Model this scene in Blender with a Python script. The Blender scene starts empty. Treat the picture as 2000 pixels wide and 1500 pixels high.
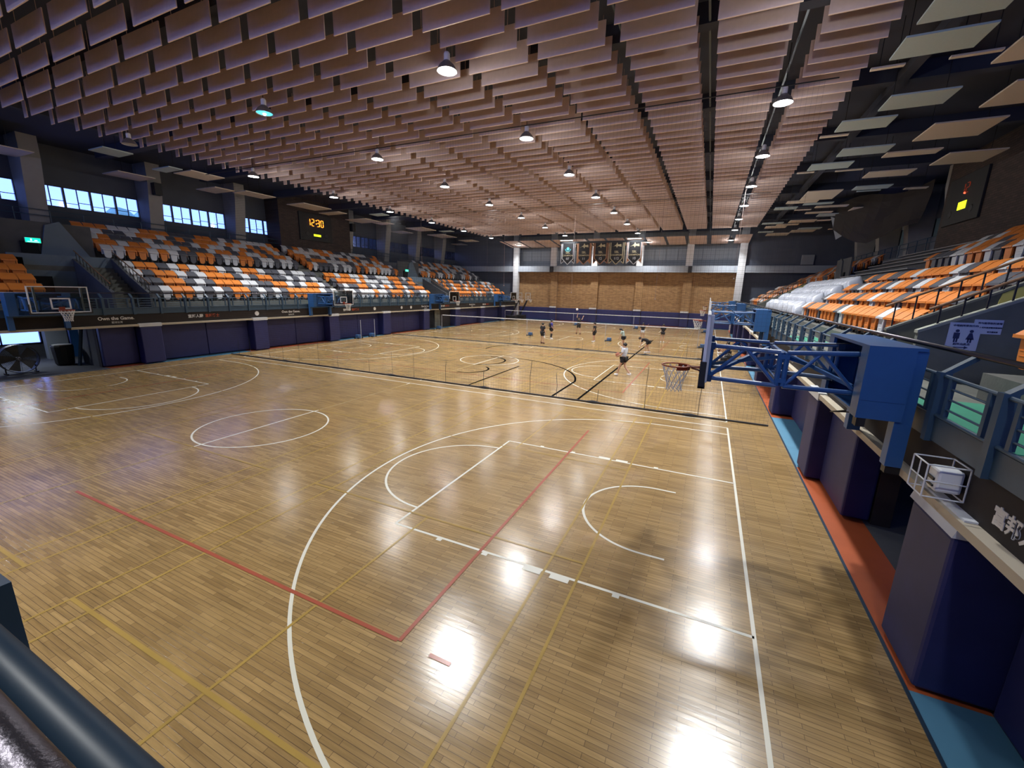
import bpy, bmesh, math, random
from mathutils import Vector, Matrix
random.seed(7)
R = math.radians
sc = bpy.context.scene
COL = sc.collection
# ------------------------------------------------------------------ camera
CAM = Vector((11.99032, -7.83833, 4.26177)); PITCH, YAW, ROLL = -0.22248, 0.43265, 0.02426
Fv = Vector((-math.sin(YAW)*math.cos(PITCH), math.cos(YAW)*math.cos(PITCH), math.sin(PITCH)))
R0 = Vector((math.cos(YAW), math.sin(YAW), 0)); U0 = R0.cross(Fv)
Rv = R0*math.cos(ROLL) + U0*math.sin(ROLL); Uv = U0*math.cos(ROLL) - R0*math.sin(ROLL)
cd = bpy.data.cameras.new('camera'); cam = bpy.data.objects.new('camera', cd); COL.objects.link(cam)
cd.sensor_width = 36; cd.sensor_fit = 'HORIZONTAL'; cd.lens = 809.008/2000*36; cd.clip_start = .05; cd.clip_end = 400
mw = Matrix((Rv, Uv, -Fv)).transposed().to_4x4(); mw.translation = CAM; cam.matrix_world = mw
sc.camera = cam
# ------------------------------------------------------------------ world, exposure
sc.view_settings.view_transform = 'Standard'; sc.view_settings.look = 'None'
sc.view_settings.gamma = 1; sc.view_settings.use_curve_mapping = False
sc.view_settings.exposure = 0.1
w = bpy.data.worlds.new('sky'); sc.world = w; w.use_nodes = True
bg = w.node_tree.nodes['Background']; bg.inputs[0].default_value = (.185, .29, 1.0, 1); bg.inputs[1].default_value = 3.7
cy = sc.cycles
cy.use_denoising = True; cy.max_bounces = 7; cy.diffuse_bounces = 4; cy.glossy_bounces = 3; cy.transmission_bounces = 4
cy.transparent_max_bounces = 12; cy.sample_clamp_indirect = 6; cy.caustics_reflective = False; cy.caustics_refractive = False
LAMP_W = 310.0          # watts of one high-bay lamp
# ------------------------------------------------------------------ materials
MATS = {}
def mat(name, col, rough=.6, metal=0, emit=None, es=1, spec=.5, noise=0, nscale=3, alpha=1, bump=0, bscale=60):
    if name in MATS: return MATS[name]
    m = bpy.data.materials.new(name); m.use_nodes = True; nt = m.node_tree; b = nt.nodes['Principled BSDF']
    b.inputs['Base Color'].default_value = (*col, 1); b.inputs['Roughness'].default_value = rough
    b.inputs['Metallic'].default_value = metal; b.inputs['Specular IOR Level'].default_value = spec
    if emit: b.inputs['Emission Color'].default_value = (*emit, 1); b.inputs['Emission Strength'].default_value = es
    if alpha < 1: b.inputs['Alpha'].default_value = alpha
    tc = nt.nodes.new('ShaderNodeTexCoord')
    if noise:
        n = nt.nodes.new('ShaderNodeTexNoise'); n.inputs['Scale'].default_value = nscale; n.inputs['Detail'].default_value = 5
        nt.links.new(tc.outputs['Object'], n.inputs['Vector'])
        mx = nt.nodes.new('ShaderNodeMix'); mx.data_type = 'RGBA'; mx.blend_type = 'MIX'
        mx.inputs['A'].default_value = tuple(c*(1-noise) for c in col)+(1,)
        mx.inputs['B'].default_value = tuple(min(1, c*(1+noise)) for c in col)+(1,)
        nt.links.new(n.outputs['Fac'], mx.inputs['Factor']); nt.links.new(mx.outputs['Result'], b.inputs['Base Color'])
    if bump:
        n2 = nt.nodes.new('ShaderNodeTexNoise'); n2.inputs['Scale'].default_value = bscale; n2.inputs['Detail'].default_value = 3
        nt.links.new(tc.outputs['Object'], n2.inputs['Vector'])
        bp = nt.nodes.new('ShaderNodeBump'); bp.inputs['Strength'].default_value = bump; bp.inputs['Distance'].default_value = .02
        nt.links.new(n2.outputs['Fac'], bp.inputs['Height']); nt.links.new(bp.outputs['Normal'], b.inputs['Normal'])
    MATS[name] = m; return m
def brickmat(name, c1, c2, mortar, sx, sy, ms, axes, rough=.7, varn=.35, bumpy=.0, gloss_noise=False, offset=.5, grain=0, spec=.5):
    """brick/plank pattern laid in metres; axes picks which object axes are along / across"""
    m = bpy.data.materials.new(name); m.use_nodes = True; nt = m.node_tree; b = nt.nodes['Principled BSDF']; L = nt.links.new
    tc = nt.nodes.new('ShaderNodeTexCoord'); sp = nt.nodes.new('ShaderNodeSeparateXYZ'); cb = nt.nodes.new('ShaderNodeCombineXYZ')
    L(tc.outputs['Object'], sp.inputs[0]); L(sp.outputs[axes[0]], cb.inputs[0]); L(sp.outputs[axes[1]], cb.inputs[1])
    br = nt.nodes.new('ShaderNodeTexBrick'); br.inputs['Scale'].default_value = 1; br.inputs['Brick Width'].default_value = sx
    br.inputs['Row Height'].default_value = sy; br.inputs['Mortar Size'].default_value = ms; br.inputs['Mortar Smooth'].default_value = .1
    br.offset = offset; br.offset_frequency = 2; br.squash = 1
    br.inputs['Color1'].default_value = (*c1, 1); br.inputs['Color2'].default_value = (*c2, 1); br.inputs['Mortar'].default_value = (*mortar, 1)
    L(cb.outputs[0], br.inputs['Vector'])
    out = br.outputs['Color']
    if grain:
        mp = nt.nodes.new('ShaderNodeMapping'); mp.inputs['Scale'].default_value = (1.3, 22, 1)
        n = nt.nodes.new('ShaderNodeTexNoise'); n.inputs['Scale'].default_value = 1.0; n.inputs['Detail'].default_value = 6; n.inputs['Roughness'].default_value = .65
        L(cb.outputs[0], mp.inputs[0]); L(mp.outputs[0], n.inputs['Vector'])
        n2 = nt.nodes.new('ShaderNodeTexNoise'); n2.inputs['Scale'].default_value = .35; n2.inputs['Detail'].default_value = 4
        L(cb.outputs[0], n2.inputs['Vector'])
        ra = nt.nodes.new('ShaderNodeMapRange'); ra.inputs['From Min'].default_value = .3; ra.inputs['From Max'].default_value = .7
        ra.inputs['To Min'].default_value = 1-grain; ra.inputs['To Max'].default_value = 1+grain*.6
        L(n.outputs['Fac'], ra.inputs['Value'])
        rb = nt.nodes.new('ShaderNodeMapRange'); rb.inputs['From Min'].default_value = .35; rb.inputs['From Max'].default_value = .65
        rb.inputs['To Min'].default_value = .88; rb.inputs['To Max'].default_value = 1.1
        L(n2.outputs['Fac'], rb.inputs['Value'])
        mu = nt.nodes.new('ShaderNodeMath'); mu.operation = 'MULTIPLY'; L(ra.outputs[0], mu.inputs[0]); L(rb.outputs[0], mu.inputs[1])
        vm = nt.nodes.new('ShaderNodeVectorMath'); vm.operation = 'SCALE'; L(out, vm.inputs[0]); L(mu.outputs[0], vm.inputs['Scale']); out = vm.outputs[0]
    L(out, b.inputs['Base Color']); b.inputs['Roughness'].default_value = rough; b.inputs['Specular IOR Level'].default_value = spec
    if bumpy:
        bp = nt.nodes.new('ShaderNodeBump'); bp.inputs['Strength'].default_value = bumpy; bp.inputs['Distance'].default_value = .01; bp.invert = True
        L(br.outputs['Fac'], bp.inputs['Height']); L(bp.outputs['Normal'], b.inputs['Normal'])
    if gloss_noise:
        n3 = nt.nodes.new('ShaderNodeTexNoise'); n3.inputs['Scale'].default_value = 1.6; n3.inputs['Detail'].default_value = 6
        L(cb.outputs[0], n3.inputs['Vector']); mr = nt.nodes.new('ShaderNodeMapRange'); mr.inputs['To Min'].default_value = rough*.75; mr.inputs['To Max'].default_value = rough*1.4
        L(n3.outputs['Fac'], mr.inputs['Value']); L(mr.outputs[0], b.inputs['Roughness'])
        # individual boards lie at slightly different angles, so the shine breaks up board by board
        wn = nt.nodes.new('ShaderNodeTexNoise'); wn.inputs['Scale'].default_value = 1; wn.inputs['Detail'].default_value = 2
        mp2 = nt.nodes.new('ShaderNodeMapping'); mp2.inputs['Scale'].default_value = (2.2, 16, 1); L(cb.outputs[0], mp2.inputs[0]); L(mp2.outputs[0], wn.inputs['Vector'])
        b2 = nt.nodes.new('ShaderNodeBump'); b2.inputs['Strength'].default_value = .05; b2.inputs['Distance'].default_value = .02
        L(wn.outputs['Fac'], b2.inputs['Height'])
        b3 = nt.nodes.new('ShaderNodeBump'); b3.inputs['Strength'].default_value = .35; b3.inputs['Distance'].default_value = .002; b3.invert = True
        L(br.outputs['Fac'], b3.inputs['Height']); L(b2.outputs['Normal'], b3.inputs['Normal']); L(b3.outputs['Normal'], b.inputs['Normal']); b.inputs['IOR'].default_value = 1.6
        b.inputs['Coat Weight'].default_value = .0
    MATS[name] = m; return m
FLOOR = brickmat('maple_boards', (.47, .305, .125), (.32, .20, .078), (.13, .08, .04), .58, .060, .0025, (0, 1), spec=1.0, rough=.195, gloss_noise=True, offset=.37, grain=.28)
BRICK = brickmat('tan_brick', (.42, .25, .11), (.27, .15, .065), (.20, .13, .08), .40, .12, .008, (0, 2), rough=.85)
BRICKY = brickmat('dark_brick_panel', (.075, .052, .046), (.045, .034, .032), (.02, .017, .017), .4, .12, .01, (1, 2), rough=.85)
CONC = mat('concrete', (.17, .175, .155), .9, noise=.35, nscale=2.2, bump=.25, bscale=25)
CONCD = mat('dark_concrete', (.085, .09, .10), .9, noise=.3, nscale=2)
WALLD = mat('charcoal_wall', (.085, .10, .14), .9, noise=.15, nscale=1)
WALLBR = mat('brown_black_wall', (.028, .022, .021), .85, noise=.2, nscale=1)
PILLAR = mat('grey_pillar', (.30, .30, .30), .85, noise=.12, nscale=2)
PAINTW = mat('white_painted_concrete', (.62, .64, .68), .8, noise=.08, nscale=2)
BLUEG = mat('blue_grey_wall', (.14, .19, .25), .85, noise=.1, nscale=2)
SLAB = mat('grey_panel', (.26, .29, .33), .8, noise=.1, nscale=2)
CEIL = mat('midnight_ceiling', (.035, .043, .075), .9)
BAFF = mat('brown_baffle', (.60, .455, .42), .75, noise=.12, nscale=6, bump=.1, bscale=80)
BAFE = mat('baffle_edge', (.85, .64, .50), .6)
PANG = mat('slate_acoustic_panel', (.40, .50, .54), .85, noise=.08, nscale=20)
PANT = mat('beige_acoustic_panel', (.64, .57, .49), .85, noise=.08, nscale=20)
PAD = mat('navy_vinyl_pad', (.018, .022, .11), .55, noise=.25, nscale=3, bump=.06, bscale=8)
PADT = mat('navy_vinyl_pad_top', (.05, .07, .22), .45)
RAIL = mat('slate_blue_paint', (.035, .075, .125), .45, spec=.5, noise=.15, nscale=8)
RAILD = mat('dark_slate_blue_paint', (.022, .045, .08), .4)
CHROME = mat('worn_steel_tube', (.13, .12, .14), .34, metal=1, bump=.08, bscale=120)
BLUE = mat('hoop_blue_paint', (.026, .105, .285), .42, noise=.08, nscale=10)
BLUED = mat('hoop_dark_blue_paint', (.018, .05, .13), .45)
BLACK = mat('black_rubber', (.012, .012, .014), .6)
STEEL = mat('black_steel', (.02, .02, .022), .45, metal=.3)
WHITE = mat('white_paint', (.78, .80, .82), .5)
ORNG = mat('orange_plastic', (.80, .25, .045), .42)
WHTP = mat('white_plastic', (.70, .72, .76), .42)
GRYP = mat('charcoal_plastic', (.10, .105, .13), .45)
RIM = mat('rim_rust_red', (.30, .055, .025), .4, metal=.2)
NETW = mat('net_cord', (.75, .74, .70), .8)
NETD = mat('dark_net_twine', (.035, .035, .04), .9)
LINEW = mat('white_court_paint', (.80, .78, .68), .30)
LINEB = mat('black_court_tape', (.006, .006, .006), .6, spec=0)
LINEY = mat('yellow_court_paint', (.42, .275, .075), .25, noise=.3, nscale=1.5)
LINER = mat('red_court_paint', (.40, .10, .06), .25, noise=.2, nscale=2)
STRB = mat('blue_margin_paint', (.10, .27, .42), .5, noise=.1)
STRO = mat('orange_margin_paint', (.46, .10, .03), .5, noise=.15)
MATG = mat('green_mat', (.05, .32, .20), .7, noise=.1)
YELW = mat('yellow_wall_paint', (.62, .56, .16), .7)
OLIV = mat('olive_grey_render', (.15, .155, .125), .9, noise=.15, nscale=4)
SKIN = mat('skin', (.55, .33, .23), .55)
HAIR = mat('black_hair', (.010, .009, .009), .5)
CBLK = mat('black_cloth', (.014, .014, .018), .85); CWHT = mat('white_cloth', (.66, .70, .78), .85)
CBLU = mat('royal_blue_cloth', (.05, .05, .34), .85); CGRN = mat('pale_green_cloth', (.42, .52, .47), .85)
SHW = mat('white_shoe', (.85, .85, .88), .6); SHB = mat('dark_shoe', (.08, .02, .02), .6)
BALL = mat('basketball_leather', (.36, .12, .07), .6); VBALL = mat('white_ball', (.8, .8, .85), .5)
FILM = mat('wrinkled_plastic_film', (.58, .62, .72), .22, spec=.8, bump=.6, bscale=5)
BANB = mat('banner_black', (.018, .016, .018), .8); BANG = mat('banner_gold', (.50, .42, .26), .7); BANW = mat('banner_silver', (.60, .60, .62), .7)
BANO = mat('banner_orange_brown', (.45, .22, .12), .8); BANP = mat('banner_purple', (.12, .08, .35), .8)
TXTW = mat('white_lettering', (.78, .78, .78), .6); TXTO = mat('orange_red_lettering', (.42, .08, .03), .6)
TXTN = mat('navy_lettering', (.02, .03, .12), .6); PAPER = mat('white_paper_sign', (.62, .66, .85), .6)
LED = mat('led_orange', (.1, .02, 0), .5, emit=(1, .24, .02), es=5)
LEDY = mat('led_yellow_green', (.1, .1, 0), .5, emit=(.75, .9, .02), es=1.6)
LEDR = mat('led_red', (.1, 0, 0), .5, emit=(1, .12, .05), es=2)
EXITG = mat('exit_sign_green', (0, .1, .05), .5, emit=(.0, .85, .50), es=1.5)
EXITW = mat('exit_sign_white', (.1, .1, .1), .5, emit=(.5, 1, .9), es=2)
BULB = mat('lamp_lens_lit', (.8, .8, .8), .5, emit=(.86, .95, 1), es=26)
BULBC = mat('lamp_lens_warming_up', (.2, .4, .5), .5, emit=(.08, .75, .95), es=1.3)
BULBF = mat('lamp_filament', (.8, .8, .8), .5, emit=(.8, 1, 1), es=9)
BULBO = mat('lamp_lens_off', (.35, .35, .34), .4)
SHADE = mat('lamp_aluminium', (.5, .5, .52), .35, metal=.8)
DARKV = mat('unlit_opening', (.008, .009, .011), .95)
TREE = mat('outdoor_foliage', (.30, .50, .30), .9, noise=.5, nscale=.6)
HAZE = mat('outdoor_building', (.6, .62, .66), .9)
GLASSB = None
def glass(name, tint, a=.12):
    m = bpy.data.materials.new(name); m.use_nodes = True; nt = m.node_tree; nt.nodes.clear(); L = nt.links.new
    o = nt.nodes.new('ShaderNodeOutputMaterial'); t = nt.nodes.new('ShaderNodeBsdfTransparent'); g = nt.nodes.new('ShaderNodeBsdfGlossy')
    t.inputs[0].default_value = (*tint, 1); g.inputs['Roughness'].default_value = .08; mx = nt.nodes.new('ShaderNodeMixShader')
    f = nt.nodes.new('ShaderNodeFresnel'); f.inputs[0].default_value = 1.45
    L(f.outputs[0], mx.inputs[0]); L(t.outputs[0], mx.inputs[1]); L(g.outputs[0], mx.inputs[2]); L(mx.outputs[0], o.inputs[0]); return m
GLASS = glass('window_glass', (.92, .96, .97)); GLASSB = glass('backboard_glass', (.70, .75, .76))
# ------------------------------------------------------------------ mesh helper
class M:
    def __init__(s): s.v = []; s.f = []; s.m = []
    def add(s, vs, fs, mi=0):
        n = len(s.v); s.v += [tuple(p) for p in vs]; s.f += [tuple(n+i for i in f) for f in fs]; s.m += [mi]*len(fs); return s
    def box(s, x0, y0, z0, x1, y1, z1, mi=0):
        x0, x1 = sorted((x0, x1)); y0, y1 = sorted((y0, y1)); z0, z1 = sorted((z0, z1))
        v = [(x0,y0,z0),(x1,y0,z0),(x1,y1,z0),(x0,y1,z0),(x0,y0,z1),(x1,y0,z1),(x1,y1,z1),(x0,y1,z1)]
        return s.add(v, [(0,3,2,1),(4,5,6,7),(0,1,5,4),(1,2,6,5),(2,3,7,6),(3,0,4,7)], mi)
    def bar(s, p, q, a, b=None, mi=0, up=(0,0,1)):
        """rectangular bar from p to q, a across, b along 'up'"""
        b = b or a; p = Vector(p); q = Vector(q); d = (q-p).normalized(); u = Vector(up)
        if abs(d.dot(u)) > .98: u = Vector((0,1,0))
        sdir = d.cross(u).normalized(); u = sdir.cross(d)
        v = []
        for c in (p, q):
            for i, j in ((-1,-1),(1,-1),(1,1),(-1,1)): v.append(c+sdir*(i*a/2)+u*(j*b/2))
        return s.add(v, [(3,2,1,0),(4,5,6,7),(0,1,5,4),(1,2,6,5),(2,3,7,6),(3,0,4,7)], mi)
    def tube(s, pts, r, n=8, mi=0, cap=True, radii=None):
        pts = [Vector(p) for p in pts]; v = []; f = []
        prev = None
        for i, p in enumerate(pts):
            d = (pts[min(i+1, len(pts)-1)]-pts[max(i-1, 0)]).normalized()
            u = Vector((0,0,1)) if abs(d.z) < .95 else Vector((1,0,0))
            if prev is not None and abs(prev.dot(d)) < .95: u = prev
            a = d.cross(u).normalized(); b = a.cross(d); prev = b
            rr = radii[i] if radii else r
            for k in range(n): t = 2*math.pi*k/n; v.append(p+a*(math.cos(t)*rr)+b*(math.sin(t)*rr))
        for i in range(len(pts)-1):
            for k in range(n): k2 = (k+1) % n; f.append((i*n+k, i*n+k2, (i+1)*n+k2, (i+1)*n+k))
        if cap: f.append(tuple(range(n))[::-1]); f.append(tuple((len(pts)-1)*n+k for k in range(n)))
        return s.add(v, f, mi)
    def lathe(s, c, prof, n=20, mi=0, axis='z'):
        v = []; f = []
        for (r, h) in prof:
            for k in range(n):
                t = 2*math.pi*k/n; a, b = r*math.cos(t), r*math.sin(t)
                p = {'z': (a, b, h), 'x': (h, a, b), 'y': (a, h, b)}[axis]; v.append((c[0]+p[0], c[1]+p[1], c[2]+p[2]))
        for i in range(len(prof)-1):
            for k in range(n): k2 = (k+1) % n; f.append((i*n+k, i*n+k2, (i+1)*n+k2, (i+1)*n+k))
        return s.add(v, f, mi)
    def ball(s, c, r, n=12, mi=0, sc3=(1,1,1)):
        prof = [(max(1e-4, r*math.sin(math.pi*i/n)), -r*math.cos(math.pi*i/n)) for i in range(n+1)]
        m2 = M().lathe((0,0,0), prof, n*2)
        return s.add([(c[0]+p[0]*sc3[0], c[1]+p[1]*sc3[1], c[2]+p[2]*sc3[2]) for p in m2.v], m2.f, mi)
    def prism(s, poly, d, mi=0):
        """poly: 3D points of one flat face, d: extrusion vector"""
        n = len(poly); a = [Vector(p) for p in poly]; b = [p+Vector(d) for p in a]
        f = [tuple(range(n))[::-1], tuple(range(n, 2*n))]+[(i, (i+1) % n, n+(i+1) % n, n+i) for i in range(n)]
        return s.add(a+b, f, mi)
    def join(s, o, mat4=None, mi=None):
        vs = [tuple(mat4 @ Vector(p)) for p in o.v] if mat4 else o.v
        n = len(s.v); s.v += vs; s.f += [tuple(n+i for i in f) for f in o.f]; s.m += ([mi]*len(o.f) if mi is not None else o.m); return s
    def mesh(s, name, mats, smooth=False):
        me = bpy.data.meshes.new(name); me.from_pydata(s.v, [], s.f)
        for k in (mats if isinstance(mats, (list, tuple)) else [mats]): me.materials.append(k)
        me.polygons.foreach_set('material_index', s.m)
        bm = bmesh.new(); bm.from_mesh(me); bmesh.ops.recalc_face_normals(bm, faces=bm.faces); bm.to_mesh(me); bm.free()
        if smooth: me.polygons.foreach_set('use_smooth', [True]*len(me.polygons))
        me.update(); return me
    def obj(s, name, mats, parent=None, smooth=False, local=False, bevel=0, **props):
        o = bpy.data.objects.new(name, s.mesh(name, mats, smooth)); COL.objects.link(o)
        if parent:
            o.parent = parent
            if not local and parent.type == 'EMPTY': o.location = -parent.location
        if bevel:
            b = o.modifiers.new('bevel', 'BEVEL'); b.width = bevel; b.segments = 2; b.limit_method = 'ANGLE'
        for k, v in props.items(): o[k] = v
        return o
def thing(name, label, cat, loc=(0,0,0), group=None, rz=0):
    o = bpy.data.objects.new(name, None); COL.objects.link(o); o.location = loc; o.rotation_euler = (0,0,rz); o.empty_display_size = .2
    o['label'] = label; o['category'] = cat
    if group: o['group'] = group
    return o
def tag(o, label, cat, group=None, kind=None):
    o['label'] = label; o['category'] = cat
    if group: o['group'] = group
    if kind: o['kind'] = kind
    return o
def struct(m, name, mats, label=None, **k):
    o = m.obj(name, mats, **k); o['kind'] = 'structure'
    if label: o['label'] = label
    return o
def dup(root, loc, rz=0, label=None, group=None):
    r = root.copy(); COL.objects.link(r); r.location = loc; r.rotation_euler = (0,0,rz)
    if label: r['label'] = label
    if group: r['group'] = group
    for ch in list(root.children):
        c = ch.copy(); COL.objects.link(c); c.parent = r
        for g in list(ch.children):
            d = g.copy(); COL.objects.link(d); d.parent = c
    return r
ORD = ['zeroth','first','second','third','fourth','fifth','sixth','seventh','eighth','ninth','tenth','eleventh','twelfth','thirteenth','fourteenth','fifteenth','sixteenth','seventeenth','eighteenth','nineteenth','twentieth']
def nth(i):
    if i <= 20: return ORD[i]
    t = {2:'twenty',3:'thirty',4:'forty',5:'fifty',6:'sixty',7:'seventy',8:'eighty'}[i//10]
    return (t+'-'+ORD[i % 10]) if i % 10 else t[:-1]+'ieth'
def text_mesh(s, size, thick=.004, align='CENTER', bold=0):
    c = bpy.data.curves.new('t', 'FONT'); c.body = s; c.size = size; c.align_x = align; c.align_y = 'CENTER'; c.extrude = thick; c.offset = bold; c.resolution_u = 3
    o = bpy.data.objects.new('t', c); COL.objects.link(o); dg = bpy.context.evaluated_depsgraph_get(); dg.update()
    me = bpy.data.meshes.new_from_object(o.evaluated_get(dg)); m = M(); m.v = [tuple(v.co) for v in me.vertices]; m.f = [tuple(p.vertices) for p in me.polygons]; m.m = [0]*len(m.f)
    bpy.data.objects.remove(o); bpy.data.curves.remove(c); bpy.data.meshes.remove(me); return m
def put_text(tgt, s, size, at, right, up, mi=0, bold=0, thick=.004, sx=1):
    r = Vector(right).normalized(); u = Vector(up).normalized(); n = r.cross(u)
    mt = Matrix((r*sx, u, n)).transposed().to_4x4(); mt.translation = Vector(at)
    tgt.join(text_mesh(s, size, thick, bold=bold), mt, mi)
# ================================================================== SETTING
Y0, Y1 = -14.0, 52.0       # inner faces of the end walls
struct(M().box(-14.5, Y0, -.3, 14.5, Y1-.7, 0), 'floor', FLOOR)
# painted margins round the boards
def margin(s):
    o = M(); b = M(); a0 = 14.5*s; a1 = 15.2*s
    segs = [(-14, -8.2, 'o'), (-8.2, -2.5, 'b'), (-2.5, 4.3, 'o'), (4.3, 9.2, 'b'), (9.2, 15.6, 'o'), (15.6, 21.6, 'b'), (21.6, 28, 'o'), (28, 33.6, 'b'), (33.6, 40, 'o'), (40, 45.6, 'b'), (45.6, 51.3, 'o')]
    if s < 0: segs = [(2.1, 3.6, 'o'), (3.6, 9.2, 'b')]+segs[4:]
    for y0, y1, c in segs: (o if c == 'o' else b).box(a0, y0, -.3, a1, y1, .004)
    side = 'right' if s > 0 else 'left'
    struct(o, 'floor_margin_orange_'+side, STRO); struct(b, 'floor_margin_blue_'+side, STRB)
for s in (-1, 1): margin(s)
o = M(); b = M()
for i, (x0, x1) in enumerate([(-15.2, -8.6), (-8.6, -3.2), (-3.2, 2.6), (2.6, 9.6), (9.6, 15.2)]): (b if i % 2 == 0 else o).box(x0, 51.3, -.3, x1, 52.3, .004)
struct(o, 'floor_margin_orange_far', STRO); struct(b, 'floor_margin_blue_far', STRB)
tr = M()
for s in (-1, 1): tr.box(14.46*s, Y0, -.01, 14.5*s, 51.3, .012)
tr.box(-14.5, 51.27, -.01, 14.5, 51.31, .012); struct(tr, 'trim_1', RAILD)
# corridor floors behind openings under the stands
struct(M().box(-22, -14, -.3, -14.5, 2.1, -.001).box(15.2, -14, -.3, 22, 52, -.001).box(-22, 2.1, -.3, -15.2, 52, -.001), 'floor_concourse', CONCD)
# ---- court lines
def seg(m, x0, y0, x1, y1, w, z=.003):
    d = Vector((x1-x0, y1-y0, 0)); n = Vector((-d.y, d.x, 0)).normalized()*w/2; p = Vector((x0, y0, z)); q = Vector((x1, y1, z))
    m.add([p-n, q-n, q+n, p+n], [(0,1,2,3)])
def arc(m, cx, cyy, r, a0, a1, w, z=.003, n=64):
    for i in range(n):
        t0 = a0+(a1-a0)*i/n; t1 = a0+(a1-a0)*(i+1)/n
        m.add([(cx+(r-w/2)*math.cos(t0), cyy+(r-w/2)*math.sin(t0), z), (cx+(r+w/2)*math.cos(t0), cyy+(r+w/2)*math.sin(t0), z),
               (cx+(r+w/2)*math.cos(t1), cyy+(r+w/2)*math.sin(t1), z), (cx+(r-w/2)*math.cos(t1), cyy+(r-w/2)*math.sin(t1), z)], [(0,1,2,3)])
def basket_lines(cy0):
    m = M(); W = .05
    for sx in (-1, 1): seg(m, 13*sx, cy0-7, 13*sx, cy0+7, W)
    for sy in (-1, 1): seg(m, -13, cy0+7*sy, 13, cy0+7*sy, W)
    seg(m, 0, cy0-7, 0, cy0+7, W); arc(m, 0, cy0, 1.8, 0, 2*math.pi, W, .0034)
    for s in (-1, 1):
        seg(m, 7.2*s, cy0-2.45, 7.2*s, cy0+2.45, W, .0034)
        for sy in (-1, 1):
            seg(m, 13*s, cy0+2.45*sy, 7.2*s, cy0+2.45*sy, W)
            for dx, ww in ((1.75, .1), (2.6, .30), (3.05, .30), (3.9, .1), (4.8, .1)):   # lane marks
                h = .12 if ww > .2 else .09
                seg(m, (13-dx)*s, cy0+2.45*sy, (13-dx)*s, cy0+(2.45+h)*sy, ww, .0036)
            seg(m, 13*s, cy0+6.25*sy, 11.425*s, cy0+6.25*sy, W)
        c0 = math.pi/2 if s > 0 else -math.pi/2
        arc(m, 7.2*s, cy0, 1.8, c0, c0+math.pi, W); arc(m, 11.425*s, cy0, 6.25, c0, c0+math.pi, W, .0038, 96)
        arc(m, 11.425*s, cy0, 1.3, c0, c0+math.pi, W); [seg(m, 11.425*s, cy0+1.3*sy, 11.8*s, cy0+1.3*sy, W) for sy in (-1, 1)]
    return m
CY = [0, 14.7, 29.4, 44.1]
wl = M()
for c in CY: wl.join(basket_lines(c) if c < 40 else basket_lines(c))
struct(wl, 'floor_marking_white', LINEW)
yl = M(); rl = M(); bl = M()
for c in CY:
    for cx in (-7.6, 0, 7.6):
        for dx in (-3.05, -2.53, 2.53, 3.05): seg(yl, cx+dx, c-6.7, cx+dx, c+6.7, .04, .0045)
        for sy in (-1, 1):
            seg(yl, cx-3.05, c+2.0*sy, cx+3.05, c+2.0*sy, .04, .0047); seg(yl, cx, c+2.0*sy, cx, c+6.7*sy, .04, .0045)
            seg(yl, cx-3.05, c+5.93*sy, cx+3.05, c+5.93*sy, .05, .0047); seg(yl, cx-3.05, c+6.7*sy, cx+3.05, c+6.7*sy, .04, .0047)
    for sx in (-1, 1): seg(rl, 9*sx, c-4.5, 9*sx, c+4.5, .055, .006)
    if c == 0:
        seg(rl, 8.97, -4.5, .6, -4.5, .055, .0062); seg(rl, 9.45, -4.5, 9.75, -4.5, .055, .0062)
    else:
        for sy in (-1, 1): seg(rl, -9, c+4.5*sy, 9, c+4.5*sy, .05, .0062)
struct(yl, 'floor_marking_yellow', LINEY); struct(rl, 'floor_marking_red', LINER)
seg(bl, 2.48, 7.95, 2.48, 13.7, .10, .0075); seg(bl, 7.6, 7.9, 7.6, 33, .10, .0075)
seg(bl, 6.5, 7.9, 6.5, 11.3, .10, .0075); arc(bl, 0.6, 10.2, 6, R(10), R(88), .10, .0077)
arc(bl, -.5, 14.3, 1.6, -1.2, 1.6, .10, .0077); arc(bl, 0.4, 11.5, 1.1, -1.6, 1.0, .10, .0077); arc(bl, .3, 19.8, 3, 1.7, 3.4, .10, .0077)
struct(bl, 'floor_marking_black', LINEB)
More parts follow.
